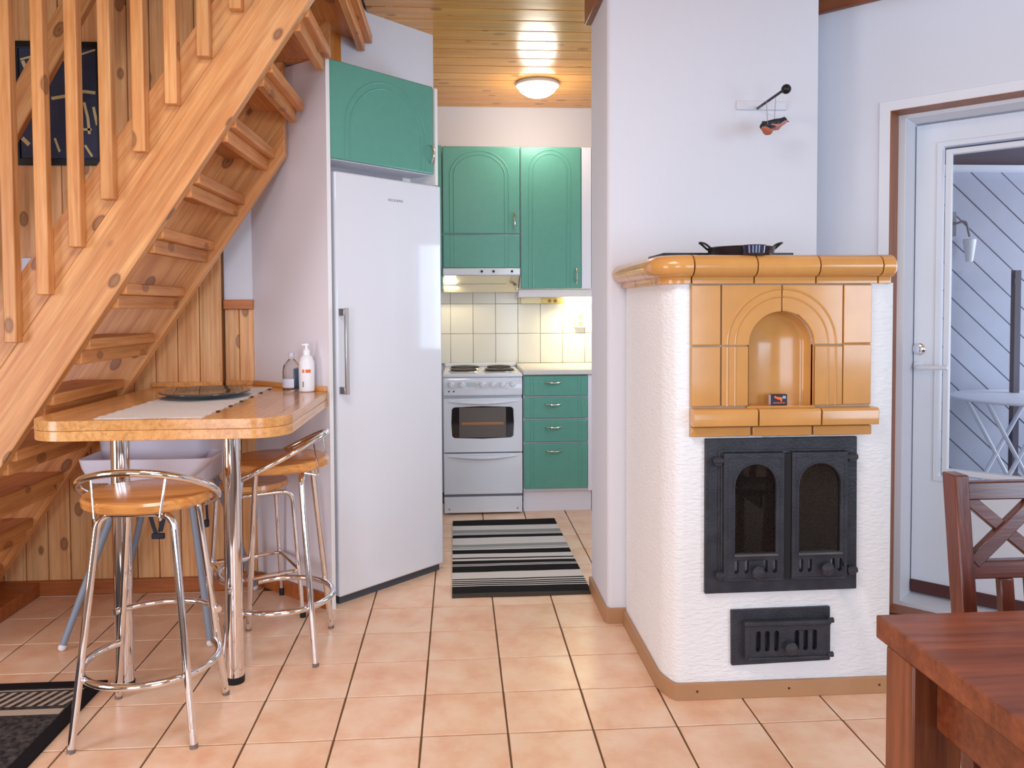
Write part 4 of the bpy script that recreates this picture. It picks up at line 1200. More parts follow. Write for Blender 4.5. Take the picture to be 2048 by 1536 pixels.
area('worktop_light_glow', (0.86, 5.46, 1.31), (0, -0.25, -1), 0.26, 0.06, 2.6, (1.0, 0.90, 0.55))
area('hood_light_glow', (-0.05, 5.36, 1.44), (0, 0.2, -1), 0.07, 0.05, 1.6, (1.0, 0.86, 0.55))

# ceiling lamp
clp = thing('ceiling_lamp', 'lit white dome lamp on the pine kitchen ceiling', 'lamp', T(0.497, 4.98, H - 0.1))
LM = T(0.497, 4.98, 0)
MB().lathe([(0.128, H), (0.134, H - 0.010), (0.134, H - 0.022), (0.126, H - 0.026)], 40, LM).build('base_ring', mat('lamp_rim', (225, 228, 235), 0.4), clp)
MB().lathe([(0.003, H - 0.092), (0.03, H - 0.090), (0.07, H - 0.078), (0.104, H - 0.056), (0.126, H - 0.026)], 40, LM).build('lamp_shade', lamp_glow, clp)
pd = bpy.data.lights.new('ceiling_lamp_glow', 'POINT'); pd.energy = 7; pd.color = (1.0, 0.93, 0.82); pd.shadow_soft_size = 0.12
po_ = bpy.data.objects.new('ceiling_lamp_glow', pd); C.objects.link(po_); po_.location = (0.497, 4.98, H - 0.23)

# ================================================================== FIREPLACE
fp = thing('fireplace', 'white plastered masonry fireplace with ochre tiled niche and black iron doors', 'fireplace', T(1.05, 2.85))
YF = 2.560
bo = MB()
foot = [(0.677, 3.200), (0.677, 2.655), (0.682, 2.625), (0.700, 2.578), (0.712, 2.563), (0.735, YF), (1.432, YF), (1.437, YF + .005), (1.437, 3.200)]
bo.plate(foot, 0.0, 1.372, axis='z')
bo.build('plaster_body', plaster, fp, smooth=50)
bb = MB()
f2o = [(0.662, 3.198), (0.662, 2.650), (0.668, 2.617), (0.690, 2.565), (0.704, 2.549), (0.733, YF - .014), (1.446, YF - .014), (1.446, YF + .05)]
bb.plate(f2o + [(1.437, YF + .05), (1.437, YF)] + [(0.735, YF), (0.712, 2.563), (0.700, 2.578), (0.682, 2.625), (0.677, 2.655), (0.677, 3.198)], 0.0, 0.055, axis='z')
sb_ = bb.build('skirting', tan_base, fp, bevel=0.002)
for sx in (0.775, 1.085, 1.395):
    MB().lathe([(0.004, 0), (0.004, 0.001), (0, 0.0015)], 10, T(sx, YF - 0.0142, 0.030) @ Matrix.Rotation(R(90), 4, 'X')).build('screw', mat('screw_dark', (70, 52, 36), 0.5) if sx < .8 else bpy.data.materials['screw_dark'], sb_)

# mantel: bullnose tiles swept round the front and the left side
def mantel_section(p, nrm, ext):
    """profile ring at plan point p with outward normal nrm (2D)"""
    prof = [(-0.10, 1.462), (0.02, 1.463), (0.038, 1.458), (0.052, 1.445), (0.058, 1.428), (0.054, 1.410), (0.042, 1.398), (0.030, 1.393), (0.022, 1.392), (0.020, 1.388), (0.020, 1.370), (-0.10, 1.370)]
    return [(p[0] + nrm[0] * o, p[1] + nrm[1] * o, z) for o, z in prof]


path = [((0.677, 3.205), (-1, 0))]
path += [((0.677, 2.66), (-1, 0))]
for a in (195, 210, 225, 240, 255):
    path.append(((0.747 + 0.07 * math.cos(R(a)), 2.63 + 0.07 * math.sin(R(a))), (math.cos(R(a)), math.sin(R(a)))))
path += [((0.75, YF), (0, -1)), ((1.425, YF), (0, -1))]
def sweep(pts, name='mantel_tile', shrink=0.0):
    MB().loft([mantel_section(p, n_, 0) for p, n_ in pts]).build(name, ochre, fp, bevel=0.0015, seg=1, smooth=45)
g_ = 0.0022
sweep([((0.677, 3.205), (-1, 0)), ((0.677, 2.945 + g_), (-1, 0))])
sweep([((0.677, 2.945 - g_), (-1, 0)), ((0.677, 2.70 + g_), (-1, 0))])
crn = [((0.677, 2.70 - g_), (-1, 0)), ((0.677, 2.655), (-1, 0))]
for a in (192, 204, 216, 228, 240, 252, 264):
    crn.append(((0.735 + 0.058 * math.cos(R(a)), 2.618 + 0.058 * math.sin(R(a))), (math.cos(R(a)), math.sin(R(a)))))
crn += [((0.735, YF), (0, -1)), ((0.7505 - g_, YF), (0, -1))]
sweep(crn)
xs = [0.7505, 0.957, 1.163, 1.372]
for a, b in zip(xs[:-1], xs[1:]):
    sweep([((a + g_, YF), (0, -1)), ((b - g_, YF), (0, -1))])
end = [((1.372 + g_, YF), (0, -1)), ((1.415, YF), (0, -1))]
for a in (285, 300, 315, 330, 345):
    end.append(((1.415 + 0.02 * math.cos(R(a)), 2.58 + 0.02 * math.sin(R(a))), (math.cos(R(a)), math.sin(R(a)))))
end += [((1.437, 2.60), (1, 0)), ((1.437, 3.205), (1, 0))]
MB().loft([mantel_section(p, n_, 0) for p, n_ in end[:2]] + [mantel_section((p[0] - 0.012, p[1]), (n_[0] * 0.35, n_[1] * 0.9), 0) for p, n_ in end[2:5]]).build('mantel_tile', ochre, fp, bevel=0.0015, seg=1, smooth=45)
MB().box(0.70, 1.425, 2.60, 3.204, 1.374, 1.455).build('mantel_core', grout_light, fp)

# niche tile field
def nx_(cx): return 0.751 + (cx - 560) / 1850.0
def nz_(cy): return 1.3685 - (cy - 367) / 1893.0
YT = YF - 0.014
def tile_plate(poly, y0=YT, y1=YF + 0.006, holes=()):
    return MB().plate(poly, y0, y1, holes).build('tile', ochre, fp, bevel=0.003, seg=2, smooth=40)
def rect(a, b, c, d):
    return [(nx_(a), nz_(d)), (nx_(b), nz_(d)), (nx_(b), nz_(c)), (nx_(a), nz_(c))]
MB().plate(rect(556, 1681, 362, 1308), YF - 0.002, YF + 0.004, [[(a, b) for a, b in [(nx_(913), nz_(1125)), (nx_(1322), nz_(1125)), (nx_(1322), nz_(738))] + arc((nx_(913) + nx_(1322)) / 2, nz_(738), (nx_(1322) - nx_(913)) / 2, 0, 180, 24)[1:]]]).build('grout_bed', grout_light, fp)
tile_plate(rect(563, 740, 370, 742)); tile_plate(rect(563, 740, 750, 1120))
tile_plate(rect(1503, 1677, 370, 736)); tile_plate(rect(1503, 1677, 742, 1118))
ncx = (nx_(915) + nx_(1320)) / 2; nr = (nx_(1320) - nx_(915)) / 2; nzs = nz_(742)
xl, xr = nx_(749), nx_(1497)
tile_plate([(xl, nzs), (xl, nz_(370)), (ncx - 0.002, nz_(370))] + [(p[0], p[1]) for p in arc(ncx, nzs, nr, 90, 180, 20)][0:1] and
           [(xl, nzs), (xl, nz_(370)), (ncx - 0.002, nz_(370))] + [(min(p[0], ncx - 0.002), p[1]) for p in arc(ncx, nzs, nr, 90, 180, 20)])
tile_plate([(xr, nzs), (xr, nz_(370)), (ncx + 0.002, nz_(370))] + [(max(p[0], ncx + 0.002), p[1]) for p in arc(ncx, nzs, nr, 90, 0, 20)])
tile_plate(rect(749, 912, 750, 1120)); tile_plate(rect(1325, 1497, 750, 1120))
rd = MB()
for rad, rr_ in ((nr + 0.0460, 0.0034), (nr + 0.0720, 0.0040)):
    for a0, a1 in ((91, 180), (89, 0)):
        rd.tube([(p[0], YT + 0.0005, p[1]) for p in arc(ncx, nzs + 0.002, rad, a0, a1, 24)], rr_, 8)
    for sg in (-1, 1):
        rd.tube([(ncx + sg * rad, YT + 0.0005, nz_(753)), (ncx + sg * rad, YT + 0.0005, nz_(1117))], rr_, 8)
rd.build('arch_ridge', ochre, fp)
# niche recess: curved back
nb = MB()
prof = []
N = 28
inner = [(ncx - nr, nz_(1125))] + [(p[0], p[1]) for p in reversed(arc(ncx, nzs, nr, 0, 180, N))] + [(ncx + nr, nz_(1125))]
def scaled(k, dy):
    cz = nzs
    return [(ncx + (p[0] - ncx) * k, YF + dy, (cz + (p[1] - cz) * k) if p[1] > cz else p[1]) for p in inner]
rings = [scaled(1.0, -0.0125), scaled(1.0, 0.012), scaled(0.97, 0.030), scaled(0.90, 0.044), scaled(0.80, 0.052)]
vs = [p for r_ in rings for p in r_]; n = len(inner); fs = []
for i in range(len(rings) - 1):
    for k in range(n - 1):
        fs.append((i * n + k, i * n + k + 1, (i + 1) * n + k + 1, (i + 1) * n + k))
fs.append(tuple((len(rings) - 1) * n + k for k in range(n)))
nb.add(vs, fs)
nb.build('niche', ochre, fp, smooth=60)
# plaster body needs the recess: cut it with a real opening
body_o = [o for o in C.objects if o.name == 'plaster_body'][0]
cut = MB().plate(inner, YF - 0.05, YF + 0.055).build('niche_cutter', plaster)
md = body_o.modifiers.new('niche_recess', 'BOOLEAN'); md.object = cut; md.operation = 'DIFFERENCE'; md.solver = 'EXACT'
bpy.context.view_layer.update()
dg = bpy.context.evaluated_depsgraph_get()
me2 = bpy.data.meshes.new_from_object(body_o.evaluated_get(dg))
body_o.modifiers.clear(); body_o.data = me2
bpy.data.objects.remove(cut, do_unlink=True)
MB().box(ncx - nr - .004, ncx + nr + .004, YF - 0.012, YF + 0.0548, nz_(1126) - 0.006, nz_(1121)).build('niche_floor', ochre, fp, bevel=0.002)
# shelf tiles
for a, b in ((560, 950), (960, 1337), (1346, 1697)):
    MB().plate([(YF - 0.048, nz_(1240) + .003), (YF - 0.050, nz_(1150)), (YF - 0.046, nz_(1134)), (YF - 0.036, nz_(1130)), (YF + 0.004, nz_(1130)), (YF + 0.004, nz_(1240)), (YF - 0.03, nz_(1240))], nx_(a), nx_(b), axis='x').build('shelf_tile', ochre, fp, bevel=0.003, smooth=45)
for a, b in ((560, 925), (936, 1304), (1313, 1677)):
    MB().box(nx_(a), nx_(b), YF - 0.022, YF + 0.004, nz_(1305), nz_(1246)).build('shelf_tile', ochre, fp, bevel=0.004, smooth=45)

# iron doors
def ix(cx): return 0.800 + (cx - 205) * (0.514 / 1297)
def iz(cy): return 0.866 - (cy - 150) * (0.513 / 1310)
fo = MB().plate([(ix(205), iz(1458)), (ix(1500), iz(1450)), (ix(1492), iz(150)), (ix(205), iz(152))], YF - 0.014, YF + 0.004, [[(ix(330), iz(1330)), (ix(1390), iz(1330)), (ix(1390), iz(262)), (ix(330), iz(262))]]).build('door_frame', iron, fp, bevel=0.003)
rim = MB()
rim.plate([(ix(310), iz(1345)), (ix(1405), iz(1345)), (ix(1405), iz(244)), (ix(310), iz(244))], YF - 0.019, YF - 0.012, [[(ix(334), iz(1326)), (ix(1386), iz(1326)), (ix(1386), iz(266)), (ix(334), iz(266))]])
rim.build('frame_rim', iron, fo, bevel=0.002)
MB().box(ix(330), ix(1390), YF + 0.002, YF + 0.0035, iz(1330), iz(262)).build('firebox_back', iron_dark, fo)


def arch_hole(x0, x1, z0, ztop, n=16):
    r_ = (x1 - x0) / 2
    return [(x0, z0), (x1, z0)] + arc((x0 + x1) / 2, ztop - r_, r_, 0, 180, n)


def slot_hole(cx, z0, z1, w):
    return arc(cx, z1 - w, w, 0, 180, 6) + arc(cx, z0 + w, w, 180, 360, 6)


def beads(path_pts, r, step, y, mb):
    for (a, b), (c, d) in zip(path_pts[:-1], path_pts[1:]):
        L = math.hypot(c - a, d - b); n_ = max(1, int(L / step))
        for i in range(n_):
            t = (i + 0.5) / n_
            px, pz = a + (c - a) * t, b + (d - b) * t
            v = [(px - r, y, pz), (px, y, pz - r), (px + r, y, pz), (px, y, pz + r), (px, y - r, pz)]
            mb.add(v, [(0, 1, 4), (1, 2, 4), (2, 3, 4), (3, 0, 4)])


def fire_door(x0, x1, wx0, wx1, slots, knobx, knobz):
    z0, z1 = iz(1335), iz(268)
    hw = arch_hole(wx0, wx1, iz(1108), iz(362))
    hs = [slot_hole(s_, iz(1278), iz(1165), 0.0075) for s_ in slots]
    d = MB().plate([(x0, z0), (x1, z0), (x1, z1), (x0, z1)], YF - 0.034, YF - 0.013, [hw] + hs).build('stove_door', iron, fp, bevel=0.0022, seg=1, smooth=40)
    b = MB()
    m_ = 0.012
    beads([(x0 + m_, z0 + 0.02), (x0 + m_, z1 - 0.016), (x1 - m_, z1 - 0.016), (x1 - m_, z0 + 0.02)], 0.0026, 0.0072, YF - 0.0338, b)
    beads([(wx0 - 0.009, iz(1108)), (wx0 - 0.009, iz(500))], 0.0024, 0.0068, YF - 0.0338, b)
    beads([(wx1 + 0.009, iz(1108)), (wx1 + 0.009, iz(500))], 0.0024, 0.0068, YF - 0.0338, b)
    bd_ = b.build('beading', iron, d)
    bd_['kind'] = 'stuff'
    rr_ = (wx1 - wx0) / 2
    MB().tube([(p[0], YF - 0.034, p[1]) for p in arc((wx0 + wx1) / 2, iz(362) - rr_, rr_ + 0.003, 0, 180, 24)], 0.0035, 8).build('arch_rim', iron, d)
    MB().box(wx0 - 0.003, wx1 + 0.006, YF - 0.040, YF - 0.030, iz(1132), iz(1112)).build('sill_bar', mat('highlight_iron', (112, 106, 106), 0.35, metal=0.6) if wx0 < 1 else bpy.data.materials['highlight_iron'], d, bevel=0.002)  # highlight along the sill put into the colour as paler metal
    MB().plate(arch_hole(wx0 - .004, wx1 + .004, iz(1112), iz(358)), YF - 0.0245, YF - 0.0235).build('glass_pane', glass, d)
    MB().plate(arch_hole(wx0 - .004, wx1 + .004, iz(1112), iz(358)), YF - 0.018, YF - 0.015).build('firebox_dark', soot_glass, d)
    ms = MB()
    W_, H_ = wx1 - wx0, iz(362) - iz(1108)
    stp = 0.0085
    k = int(W_ / stp) + 1
    zb = iz(1108)
    for i in range(-int(H_ / stp), k):
        for sgn in (1, -1):
            ax = wx0 + i * stp if sgn == 1 else wx1 - i * stp
            bx = ax + sgn * H_
            t0 = max(0, ((wx0 - ax) if sgn == 1 else (ax - wx1)) / H_); t1 = min(1, ((wx1 - ax) if sgn == 1 else (ax - wx0)) / H_)
            if t1 - t0 < 0.02: continue
            p0 = (ax + sgn * H_ * t0, YF - 0.0215, zb + H_ * t0); p1 = (ax + sgn * H_ * t1, YF - 0.0215, zb + H_ * t1)
            ms.tube([p0, p1], 0.0008, 3, caps=False)
    mo = ms.build('spark_mesh', mesh_mat, d); mo['kind'] = 'stuff'
    kb_ = MB().lathe([(0.0, 0.0), (0.010, 0.0), (0.010, 0.008), (0.020, 0.012), (0.021, 0.020), (0.014, 0.027), (0.006, 0.030), (0, 0.030)], 16, T(knobx, YF - 0.034, knobz) @ Matrix.Rotation(R(90), 4, 'X'))
    for q in range(8):
        a = 2 * PI * q / 8
        kb_.sphere((knobx + 0.017 * math.cos(a), YF - 0.053, knobz + 0.017 * math.sin(a)), 0.0058, 8, 6)
    kb_.build('air_knob', iron, d)
    MB().box(x0 + .004, x1 - .004, YF - 0.038, YF - 0.030, iz(1338), iz(1318)).build('bottom_rail', iron, d, bevel=0.003)
    return d


dl = fire_door(ix(345), ix(853), ix(440), ix(786), [ix(455), ix(540), ix(697), ix(778)], ix(622), iz(1255))
drr = fire_door(ix(918), ix(1392), ix(980), ix(1332), [ix(1000), ix(1075), ix(1268), ix(1330)], ix(1205), iz(1240))
MB().box(ix(850), ix(916), YF - 0.030, YF - 0.014, iz(1325), iz(275)).build('closing_strip', iron_dark, fo, bevel=0.002)
for hx, hz in ((300, 330), (1432, 315), (325, 1290), (1440, 1275)):
    hg = MB()
    hg.tube([(ix(hx) - 0.016, YF - 0.026, iz(hz)), (ix(hx) + 0.018, YF - 0.026, iz(hz))], 0.010, 10)
    hg.box(ix(hx) - 0.010, ix(hx) + 0.012, YF - 0.030, YF - 0.012, iz(hz) - 0.016, iz(hz) + 0.012)
    hg.build('hinge', iron, fo, bevel=0.002)
# ash door
def ax_(cx): return 0.889 + (cx - 808) * (0.337 / 612)
def az_(cy): return 0.298 - (cy - 354) * (0.186 / 352)
af = MB().plate([(ax_(812), az_(708)), (ax_(1421), az_(694)), (ax_(1418), az_(352)), (ax_(808), az_(358))], YF - 0.012, YF + 0.004).build('ash_door_frame', iron, fp, bevel=0.003)
slots = [slot_hole(ax_(c), az_(608), az_(478), 0.0078) for c in (960, 1015, 1072, 1195, 1250, 1305)]
ad = MB().plate([(ax_(880), az_(655)), (ax_(1400), az_(645)), (ax_(1400), az_(418)), (ax_(880), az_(418))], YF - 0.034, YF - 0.012, slots).build('ash_door', iron, fp, bevel=0.003, smooth=40)
MB().box(ax_(875), ax_(1405), YF - 0.040, YF - 0.012, az_(450), az_(416)).build('top_lip', iron, ad, bevel=0.006)
MB().box(ax_(900), ax_(1385), YF - 0.040, YF - 0.030, az_(658), az_(640)).build('bottom_rail', iron, ad, bevel=0.003)
b = MB(); beads([(ax_(905), az_(630)), (ax_(905), az_(470))], 0.0026, 0.007, YF - 0.0338, b); beads([(ax_(1375), az_(630)), (ax_(1375), az_(470))], 0.0026, 0.007, YF - 0.0338, b)
q = b.build('beading', iron, ad); q['kind'] = 'stuff'
MB().lathe([(0.0, 0.0), (0.010, 0.0), (0.010, 0.010), (0.022, 0.016), (0.021, 0.026), (0.010, 0.034), (0, 0.035)], 16, T(ax_(1145), YF - 0.034, az_(575)) @ Matrix.Rotation(R(90), 4, 'X')).build('air_knob', iron, ad)
for zc in (424, 640):
    MB().tube([(ax_(1385), YF - 0.03, az_(zc)), (ax_(1420), YF - 0.03, az_(zc))], 0.009, 10).build('hinge', iron, af)

# matchbox in the niche
mx = thing('matchbox', 'small black matchbox standing in the ochre tiled niche', 'matchbox', T(1.058, YF + 0.022, nz_(1121)))
mz = nz_(1121) + 0.0003
MB().box(1.026, 1.082, YF + 0.010, YF + 0.025, mz, mz + 0.035).build('sleeve', mat('matchbox_black', (36, 38, 44), 0.5), mx, bevel=0.001)
MB().box(1.024, 1.0265, YF + 0.011, YF + 0.0245, mz + .001, mz + 0.034).build('tray', mat('matchbox_card', (206, 178, 190), 0.6), mx)
lp = MB()
lp.plate([(1.037, mz + .026), (1.041, mz + .031), (1.046, mz + .027), (1.062, mz + .026), (1.065, mz + .022), (1.064, mz + .011), (1.060, mz + .011), (1.058, mz + .017), (1.050, mz + .018), (1.047, mz + .020), (1.041, mz + .022)], YF + 0.0092, YF + 0.0102)
lp.build('orange_print', orange, mx)
lp = MB()
for q in range(6):
    lp.box(1.0345 + q * 0.0068, 1.0395 + q * 0.0068, YF + 0.0092, YF + 0.0102, mz + 0.005, mz + 0.0092)
lp.build('printed_row', mat('print_red', (206, 96, 86), 0.5), mx)
MB().box(1.066, 1.077, YF + 0.0092, YF + 0.0102, mz + 0.021, mz + 0.030).build('pale_print', mat('print_pale_blue', (160, 176, 206), 0.5), mx)

# things on the mantel
gt = MB().plate(rrect(0.733, 1.212, 2.825, 3.07, 0.01, 4), 1.463, 1.489, [rrect(0.748, 1.197, 2.84, 3.055, 0.008, 4)], axis='z').box(0.738, 1.207, 2.83, 3.065, 1.463, 1.47)
tag(gt.build('roasting_tray', mat('tray_black', (30, 31, 35), 0.4), bevel=0.003), 'long black tray lying on the fireplace mantel', 'tray')
pn = thing('enamel_pan', 'black pan with two loop handles on the fireplace mantel', 'pan', T(0.97, 2.702, 1.4635))
PM = T(0.97, 2.702, 1.4635)
MB().lathe([(0.085, 0.0), (0.106, 0.006), (0.113, 0.031), (0.116, 0.033), (0.113, 0.035), (0.104, 0.012), (0.0, 0.008)], 36, PM).build('bowl', mat('pan_black', (24, 26, 34), 0.22, coat=0.3), pn)
for sg in (-1, 1):
    MB().tube(bend([(sg * 0.110, -0.022, 0.029), (sg * 0.132, -0.020, 0.048), (sg * 0.148, 0.0, 0.052), (sg * 0.132, 0.020, 0.048), (sg * 0.110, 0.022, 0.029)], 0.012, 4), 0.0038, 8, m=PM).build('handle', black, pn)
mgM = T(0.955, 2.542, 1.4640)
mg = thing('enamel_mug', 'small dark blue enamel bowl in front of the black pan', 'bowl', mgM)
MB().lathe([(0.028, 0.0), (0.034, 0.004), (0.037, 0.028), (0.039, 0.030), (0.036, 0.031), (0.031, 0.008), (0.0, 0.006)], 28, mgM).build('bowl', navy_enamel, mg)

# damper and hanging birds on the chimney
dm = thing('chimney_damper', 'white damper plate with black knob lever on the chimney wall', 'damper', T(1.23, 3.2, 2.09))
MB().box(1.129, 1.335, 3.198, 3.213, 2.093, 2.128).build('plate', white_wall, dm, bevel=0.003)
MB().tube(bend([(1.215, 3.205, 2.098), (1.207, 3.12, 2.094), (1.240, 3.02, 2.118)], 0.02), 0.0052, 10).build('lever', mat('lever_grey', (74, 72, 74), 0.4, metal=0.6), dm)
MB().sphere((1.250, 3.0, 2.122), 0.0185, 18, 12).build('knob', black, dm)


def bird(label, M, s, belly):
    o = thing('bird_ornament', label, 'ornament', M, 'painted bird ornaments hanging from the damper')
    bk_ = mat('bird_back', (32, 38, 44), 0.45) if 'bird_back' not in bpy.data.materials else bpy.data.materials['bird_back']
    N = 14
    rings = []
    prof = [(-0.055, 0.004, 0.006), (-0.038, 0.006, 0.004), (-0.022, 0.014, 0.0), (-0.004, 0.021, -0.003), (0.014, 0.021, -0.001), (0.026, 0.016, 0.007), (0.036, 0.0145, 0.013), (0.044, 0.010, 0.013), (0.050, 0.003, 0.011)]
    for xq, r_, zc in prof:
        rings.append([(xq * s, r_ * s * math.cos(2 * PI * k / N), (zc + r_ * 1.12 * math.sin(2 * PI * k / N)) * s) for k in range(N)])
    mb = MB(); mb.loft(rings, M)
    mb.mi = []
    for i in range(len(rings) - 1):
        for k in range(N):
            a = 2 * PI * (k + .5) / N
            mb.mi.append(1 if (math.sin(a) > 0.15 or i < 2) else 0)
    mb.mi += [1, 1]
    mb.build('body', [belly, bk_], o, smooth=70)
    MB().lathe([(0.0032 * s, 0.0), (0.0006, 0.010 * s)], 8, M @ Matrix.Translation((0.049 * s, 0, 0.0105 * s)) @ Matrix.Rotation(R(90), 4, 'Y')).build('beak', black, o)
    for sg in (-1, 1):
        MB().sphere((0.041 * s, sg * 0.010 * s, 0.016 * s), 0.0024 * s, 8, 6, m=M).build('eye', black, o)
        MB().loft([[((0.012 - 0.05 * t) * s, sg * (0.0205 - 0.008 * t) * s + 0.001 * math.cos(a), (0.006 - 0.002 * t + 0.010 * (1 - t * 0.7) * math.sin(a)) * s) for a in [2 * PI * k / 8 for k in range(8)]] for t in (0, 0.35, 0.7, 1.0)], M).build('wing', bk_, o)
    return o


pink = mat('bird_pink', (206, 132, 118), 0.5, noise=0.1, nscale=60)
rust = mat('bird_rust', (196, 104, 78), 0.5, noise=0.1, nscale=60)
BM1 = T(1.232, 3.06, 2.004, 0) @ Matrix.Rotation(R(6), 4, 'X')
bird('painted bird with pink breast hanging on the right, side on', BM1, 0.95, pink)
BM2 = T(1.192, 3.03, 1.978, 215) @ Matrix.Rotation(R(14), 4, 'Y')
b2_ = bird('painted bird with rust breast hanging on the left, facing out', BM2, 0.90, rust)
th = mat('thread_grey', (150, 140, 150), 0.6)
tg = thing('hanging_threads', 'two thin threads holding the bird ornaments under the damper lever', 'thread', T(1.22, 3.05, 2.02))
MB().tube([(1.228, 3.058, 2.022), (1.230, 3.05, 2.110)], 0.0012, 6).build('thread', th, tg)
MB().tube([(1.195, 3.04, 1.996), (1.202, 3.075, 2.096)], 0.0012, 6).build('thread', th, tg)

# ================================================================== RUGS
rg = MB()
NXr, NYr = 10, 30
vs = []
for j in range(NYr + 1):
    for i in range(NXr + 1):
        s_, t = i / NXr, j / NYr
        xx = -0.038 - 0.006 * t + s_ * (0.632 - 0.012 * t)
        yy = 3.538 + t * 1.286 + 0.006 * math.sin(s_ * 9 + j) * 0.4
        vs.append((xx, yy, 0.006 + 0.0012 * math.sin(t * 17 + s_ * 3)))
n = len(vs)
vb = [(p[0], p[1], 0.0006) for p in vs]
fs = []
for j in range(NYr):
    for i in range(NXr):
        a = j * (NXr + 1) + i
        fs.append((a, a + 1, a + NXr + 2, a + NXr + 1)); fs.append((a + n + NXr + 1, a + n + NXr + 2, a + n + 1, a + n))
ring = [i for i in range(NXr + 1)] + [j * (NXr + 1) + NXr for j in range(1, NYr + 1)] + [NYr * (NXr + 1) + i for i in range(NXr - 1, -1, -1)] + [j * (NXr + 1) for j in range(NYr - 1, 0, -1)]
for a, b in zip(ring, ring[1:] + ring[:1]):
    fs.append((a, a + n, b + n, b))
rg.add(vs + vb, fs)
tag(rg.build('striped_rug', rug_mat()), 'black and white striped cotton rug on the kitchen floor tiles', 'rug')
WX, DY = 1.0, 1.5
dmt = MB().box(-1.226 - WX, -1.226, 2.83 - DY, 2.83, 0.0008, 0.009).build('doormat', mat_mat(WX, DY), bevel=0.003)
tag(dmt, 'dark grey doormat with a pale striped band beside the nearest bar stool', 'doormat')

# ================================================================== DINING TABLE AND CHAIR
DX, DYT, DH = 0.741, 1.367, 0.745
dtb = thing('dining_table', 'dark brown stained wooden dining table by the fireplace', 'table', T(1.14, 0.9))
for k in range(8):
    x0 = DX + k * 0.105
    pass
MB().box(DX, DX + 0.86, 0.30, DYT, DH - 0.041, DH).build('tabletop', dark_wood, dtb, bevel=0.003)
for lx in (DX + 0.001, DX + 0.86 - 0.086):
    for ly in (DYT - 0.118, 0.33):
        MB().box(lx, lx + 0.085, ly, ly + 0.085, 0, DH - 0.041).build('leg', dark_wood_z, dtb, bevel=0.004)
MB().box(DX + 0.041, DX + 0.063, 0.415, DYT - 0.118, 0.598, DH - 0.041).build('apron', dark_wood, dtb, bevel=0.002)
MB().box(DX + 0.80, DX + 0.822, 0.415, DYT - 0.118, 0.598, DH - 0.041).build('apron', dark_wood, dtb, bevel=0.002)
MB().box(DX + 0.086, DX + 0.774, DYT - 0.088, DYT - 0.066, 0.598, DH - 0.041).build('apron', dark_wood, dtb, bevel=0.002)
MB().box(DX + 0.086, DX + 0.774, 0.36, 0.382, 0.598, DH - 0.041).build('apron', dark_wood, dtb, bevel=0.002)
pp = MB().add([(0.967, 1.075, DH + .0003), (1.18, 1.02, DH + .0003), (1.26, 0.76, DH + .0003), (1.05, 0.82, DH + .0003), (0.967, 1.075, DH + .0012), (1.18, 1.02, DH + .0012), (1.26, 0.76, DH + .0012), (1.05, 0.82, DH + .0012)],
              [(3, 2, 1, 0), (4, 5, 6, 7), (0, 1, 5, 4), (1, 2, 6, 5), (2, 3, 7, 6), (3, 0, 4, 7)])
tag(pp.build('paper_sheet', mat('paper', (240, 236, 238), 0.8)), 'white sheet of paper lying on the dark dining table', 'paper')

chM = T(1.215, 1.60)
chr_ = thing('dining_chair', 'dark stained wooden dining chair with crossed back, tucked behind the table', 'chair', chM)
cw = wood('chair_wood', (120, 62, 44), (84, 40, 32), 'z', 0.22, 0.0, coat=0.25)
cwx = wood('chair_wood_x', (112, 62, 52), (80, 42, 38), 'x', 0.22, 0.0, coat=0.25)
lean = 0.13
def cz(y0, z):  # back leans away from the table
    return y0 + (z - 0.45) * lean
def lean_box(x0, x1, yo, th, z0, z1, name, m):
    mb = MB()
    mb.add([(x0, cz(yo, z0), z0), (x1, cz(yo, z0), z0), (x1, cz(yo, z0) + th, z0), (x0, cz(yo, z0) + th, z0),
            (x0, cz(yo, z1), z1), (x1, cz(yo, z1), z1), (x1, cz(yo, z1) + th, z1), (x0, cz(yo, z1) + th, z1)],
           [(3, 2, 1, 0), (4, 5, 6, 7), (0, 1, 5, 4), (1, 2, 6, 5), (2, 3, 7, 6), (3, 0, 4, 7)])
    return mb.build(name, m, chr_, bevel=0.003)
Y0c = 1.52
CX0, CX1 = 1.022, 1.425
for x0 in (CX0, CX1 - 0.031):
    lean_box(x0, x0 + 0.031, Y0c - 0.004, 0.045, 0.0, 0.945, 'back_post', cw)
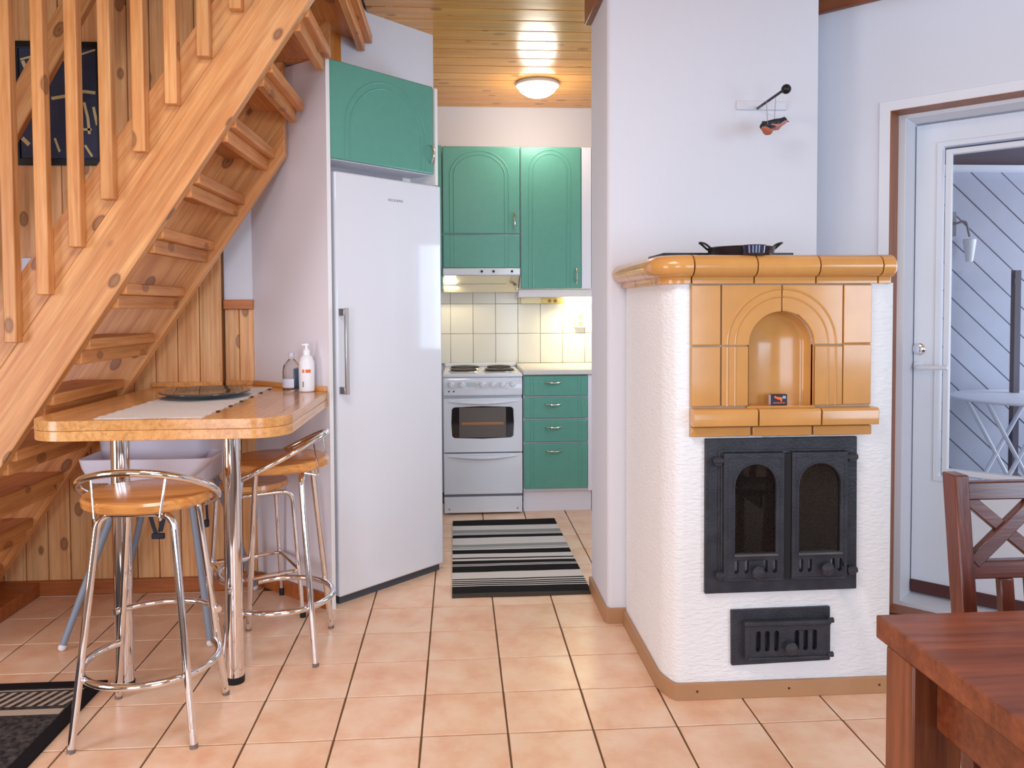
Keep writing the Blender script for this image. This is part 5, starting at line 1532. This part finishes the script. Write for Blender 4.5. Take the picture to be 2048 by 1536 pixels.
lean_box(CX0 + 0.031, CX1 - 0.031, Y0c + 0.004, 0.022, 0.892, 0.929, 'top_rail', cwx)
lean_box(CX0 + 0.031, CX1 - 0.031, Y0c + 0.004, 0.022, 0.733, 0.769, 'lower_rail', cwx)
lean_box(CX0 + 0.031, CX1 - 0.031, Y0c + 0.004, 0.022, 0.49, 0.52, 'lower_rail', cwx)
def brace(xa, za, xb, zb, w, yo):
    L = math.hypot(xb - xa, zb - za); nx2, nz2 = -(zb - za) / L * w / 2, (xb - xa) / L * w / 2
    q = [(xa - nx2, za - nz2), (xb - nx2, zb - nz2), (xb + nx2, zb + nz2), (xa + nx2, za + nz2)]
    v = [(p[0], cz(yo, p[1]), p[1]) for p in q] + [(p[0], cz(yo, p[1]) + 0.018, p[1]) for p in q]
    return MB().add(v, [(0, 1, 2, 3), (7, 6, 5, 4), (0, 4, 5, 1), (1, 5, 6, 2), (2, 6, 7, 3), (3, 7, 4, 0)]).build('cross_brace', cwx, chr_, bevel=0.002)
mid = (CX0 + CX1) / 2
for xa, xb in ((CX0 + 0.031, mid - 0.012), (mid + 0.012, CX1 - 0.031)):
    brace(xa + .004, 0.894, xb - .004, 0.767, 0.026, Y0c + 0.008)
    brace(xa + .004, 0.767, xb - .004, 0.894, 0.028, Y0c + 0.002)
lean_box(mid - 0.012, mid + 0.012, Y0c + 0.004, 0.02, 0.769, 0.892, 'back_slat', cw)
for sx in (1.112, 1.171, 1.252, 1.311):
    lean_box(sx, sx + 0.030, Y0c + 0.006, 0.018, 0.52, 0.733, 'back_slat', cw)
MB().box(CX0 - 0.005, CX1 + 0.005, 1.15, 1.52, 0.43, 0.455).build('seat', cwx, chr_, bevel=0.006)
for x0 in (CX0 + .01, CX1 - 0.045):
    MB().box(x0, x0 + 0.035, 1.17, 1.205, 0, 0.43).build('front_leg', cw, chr_, bevel=0.003)
    MB().box(x0 + .006, x0 + 0.024, 1.205, 1.47, 0.36, 0.43).build('seat_rail', cw, chr_, bevel=0.002)
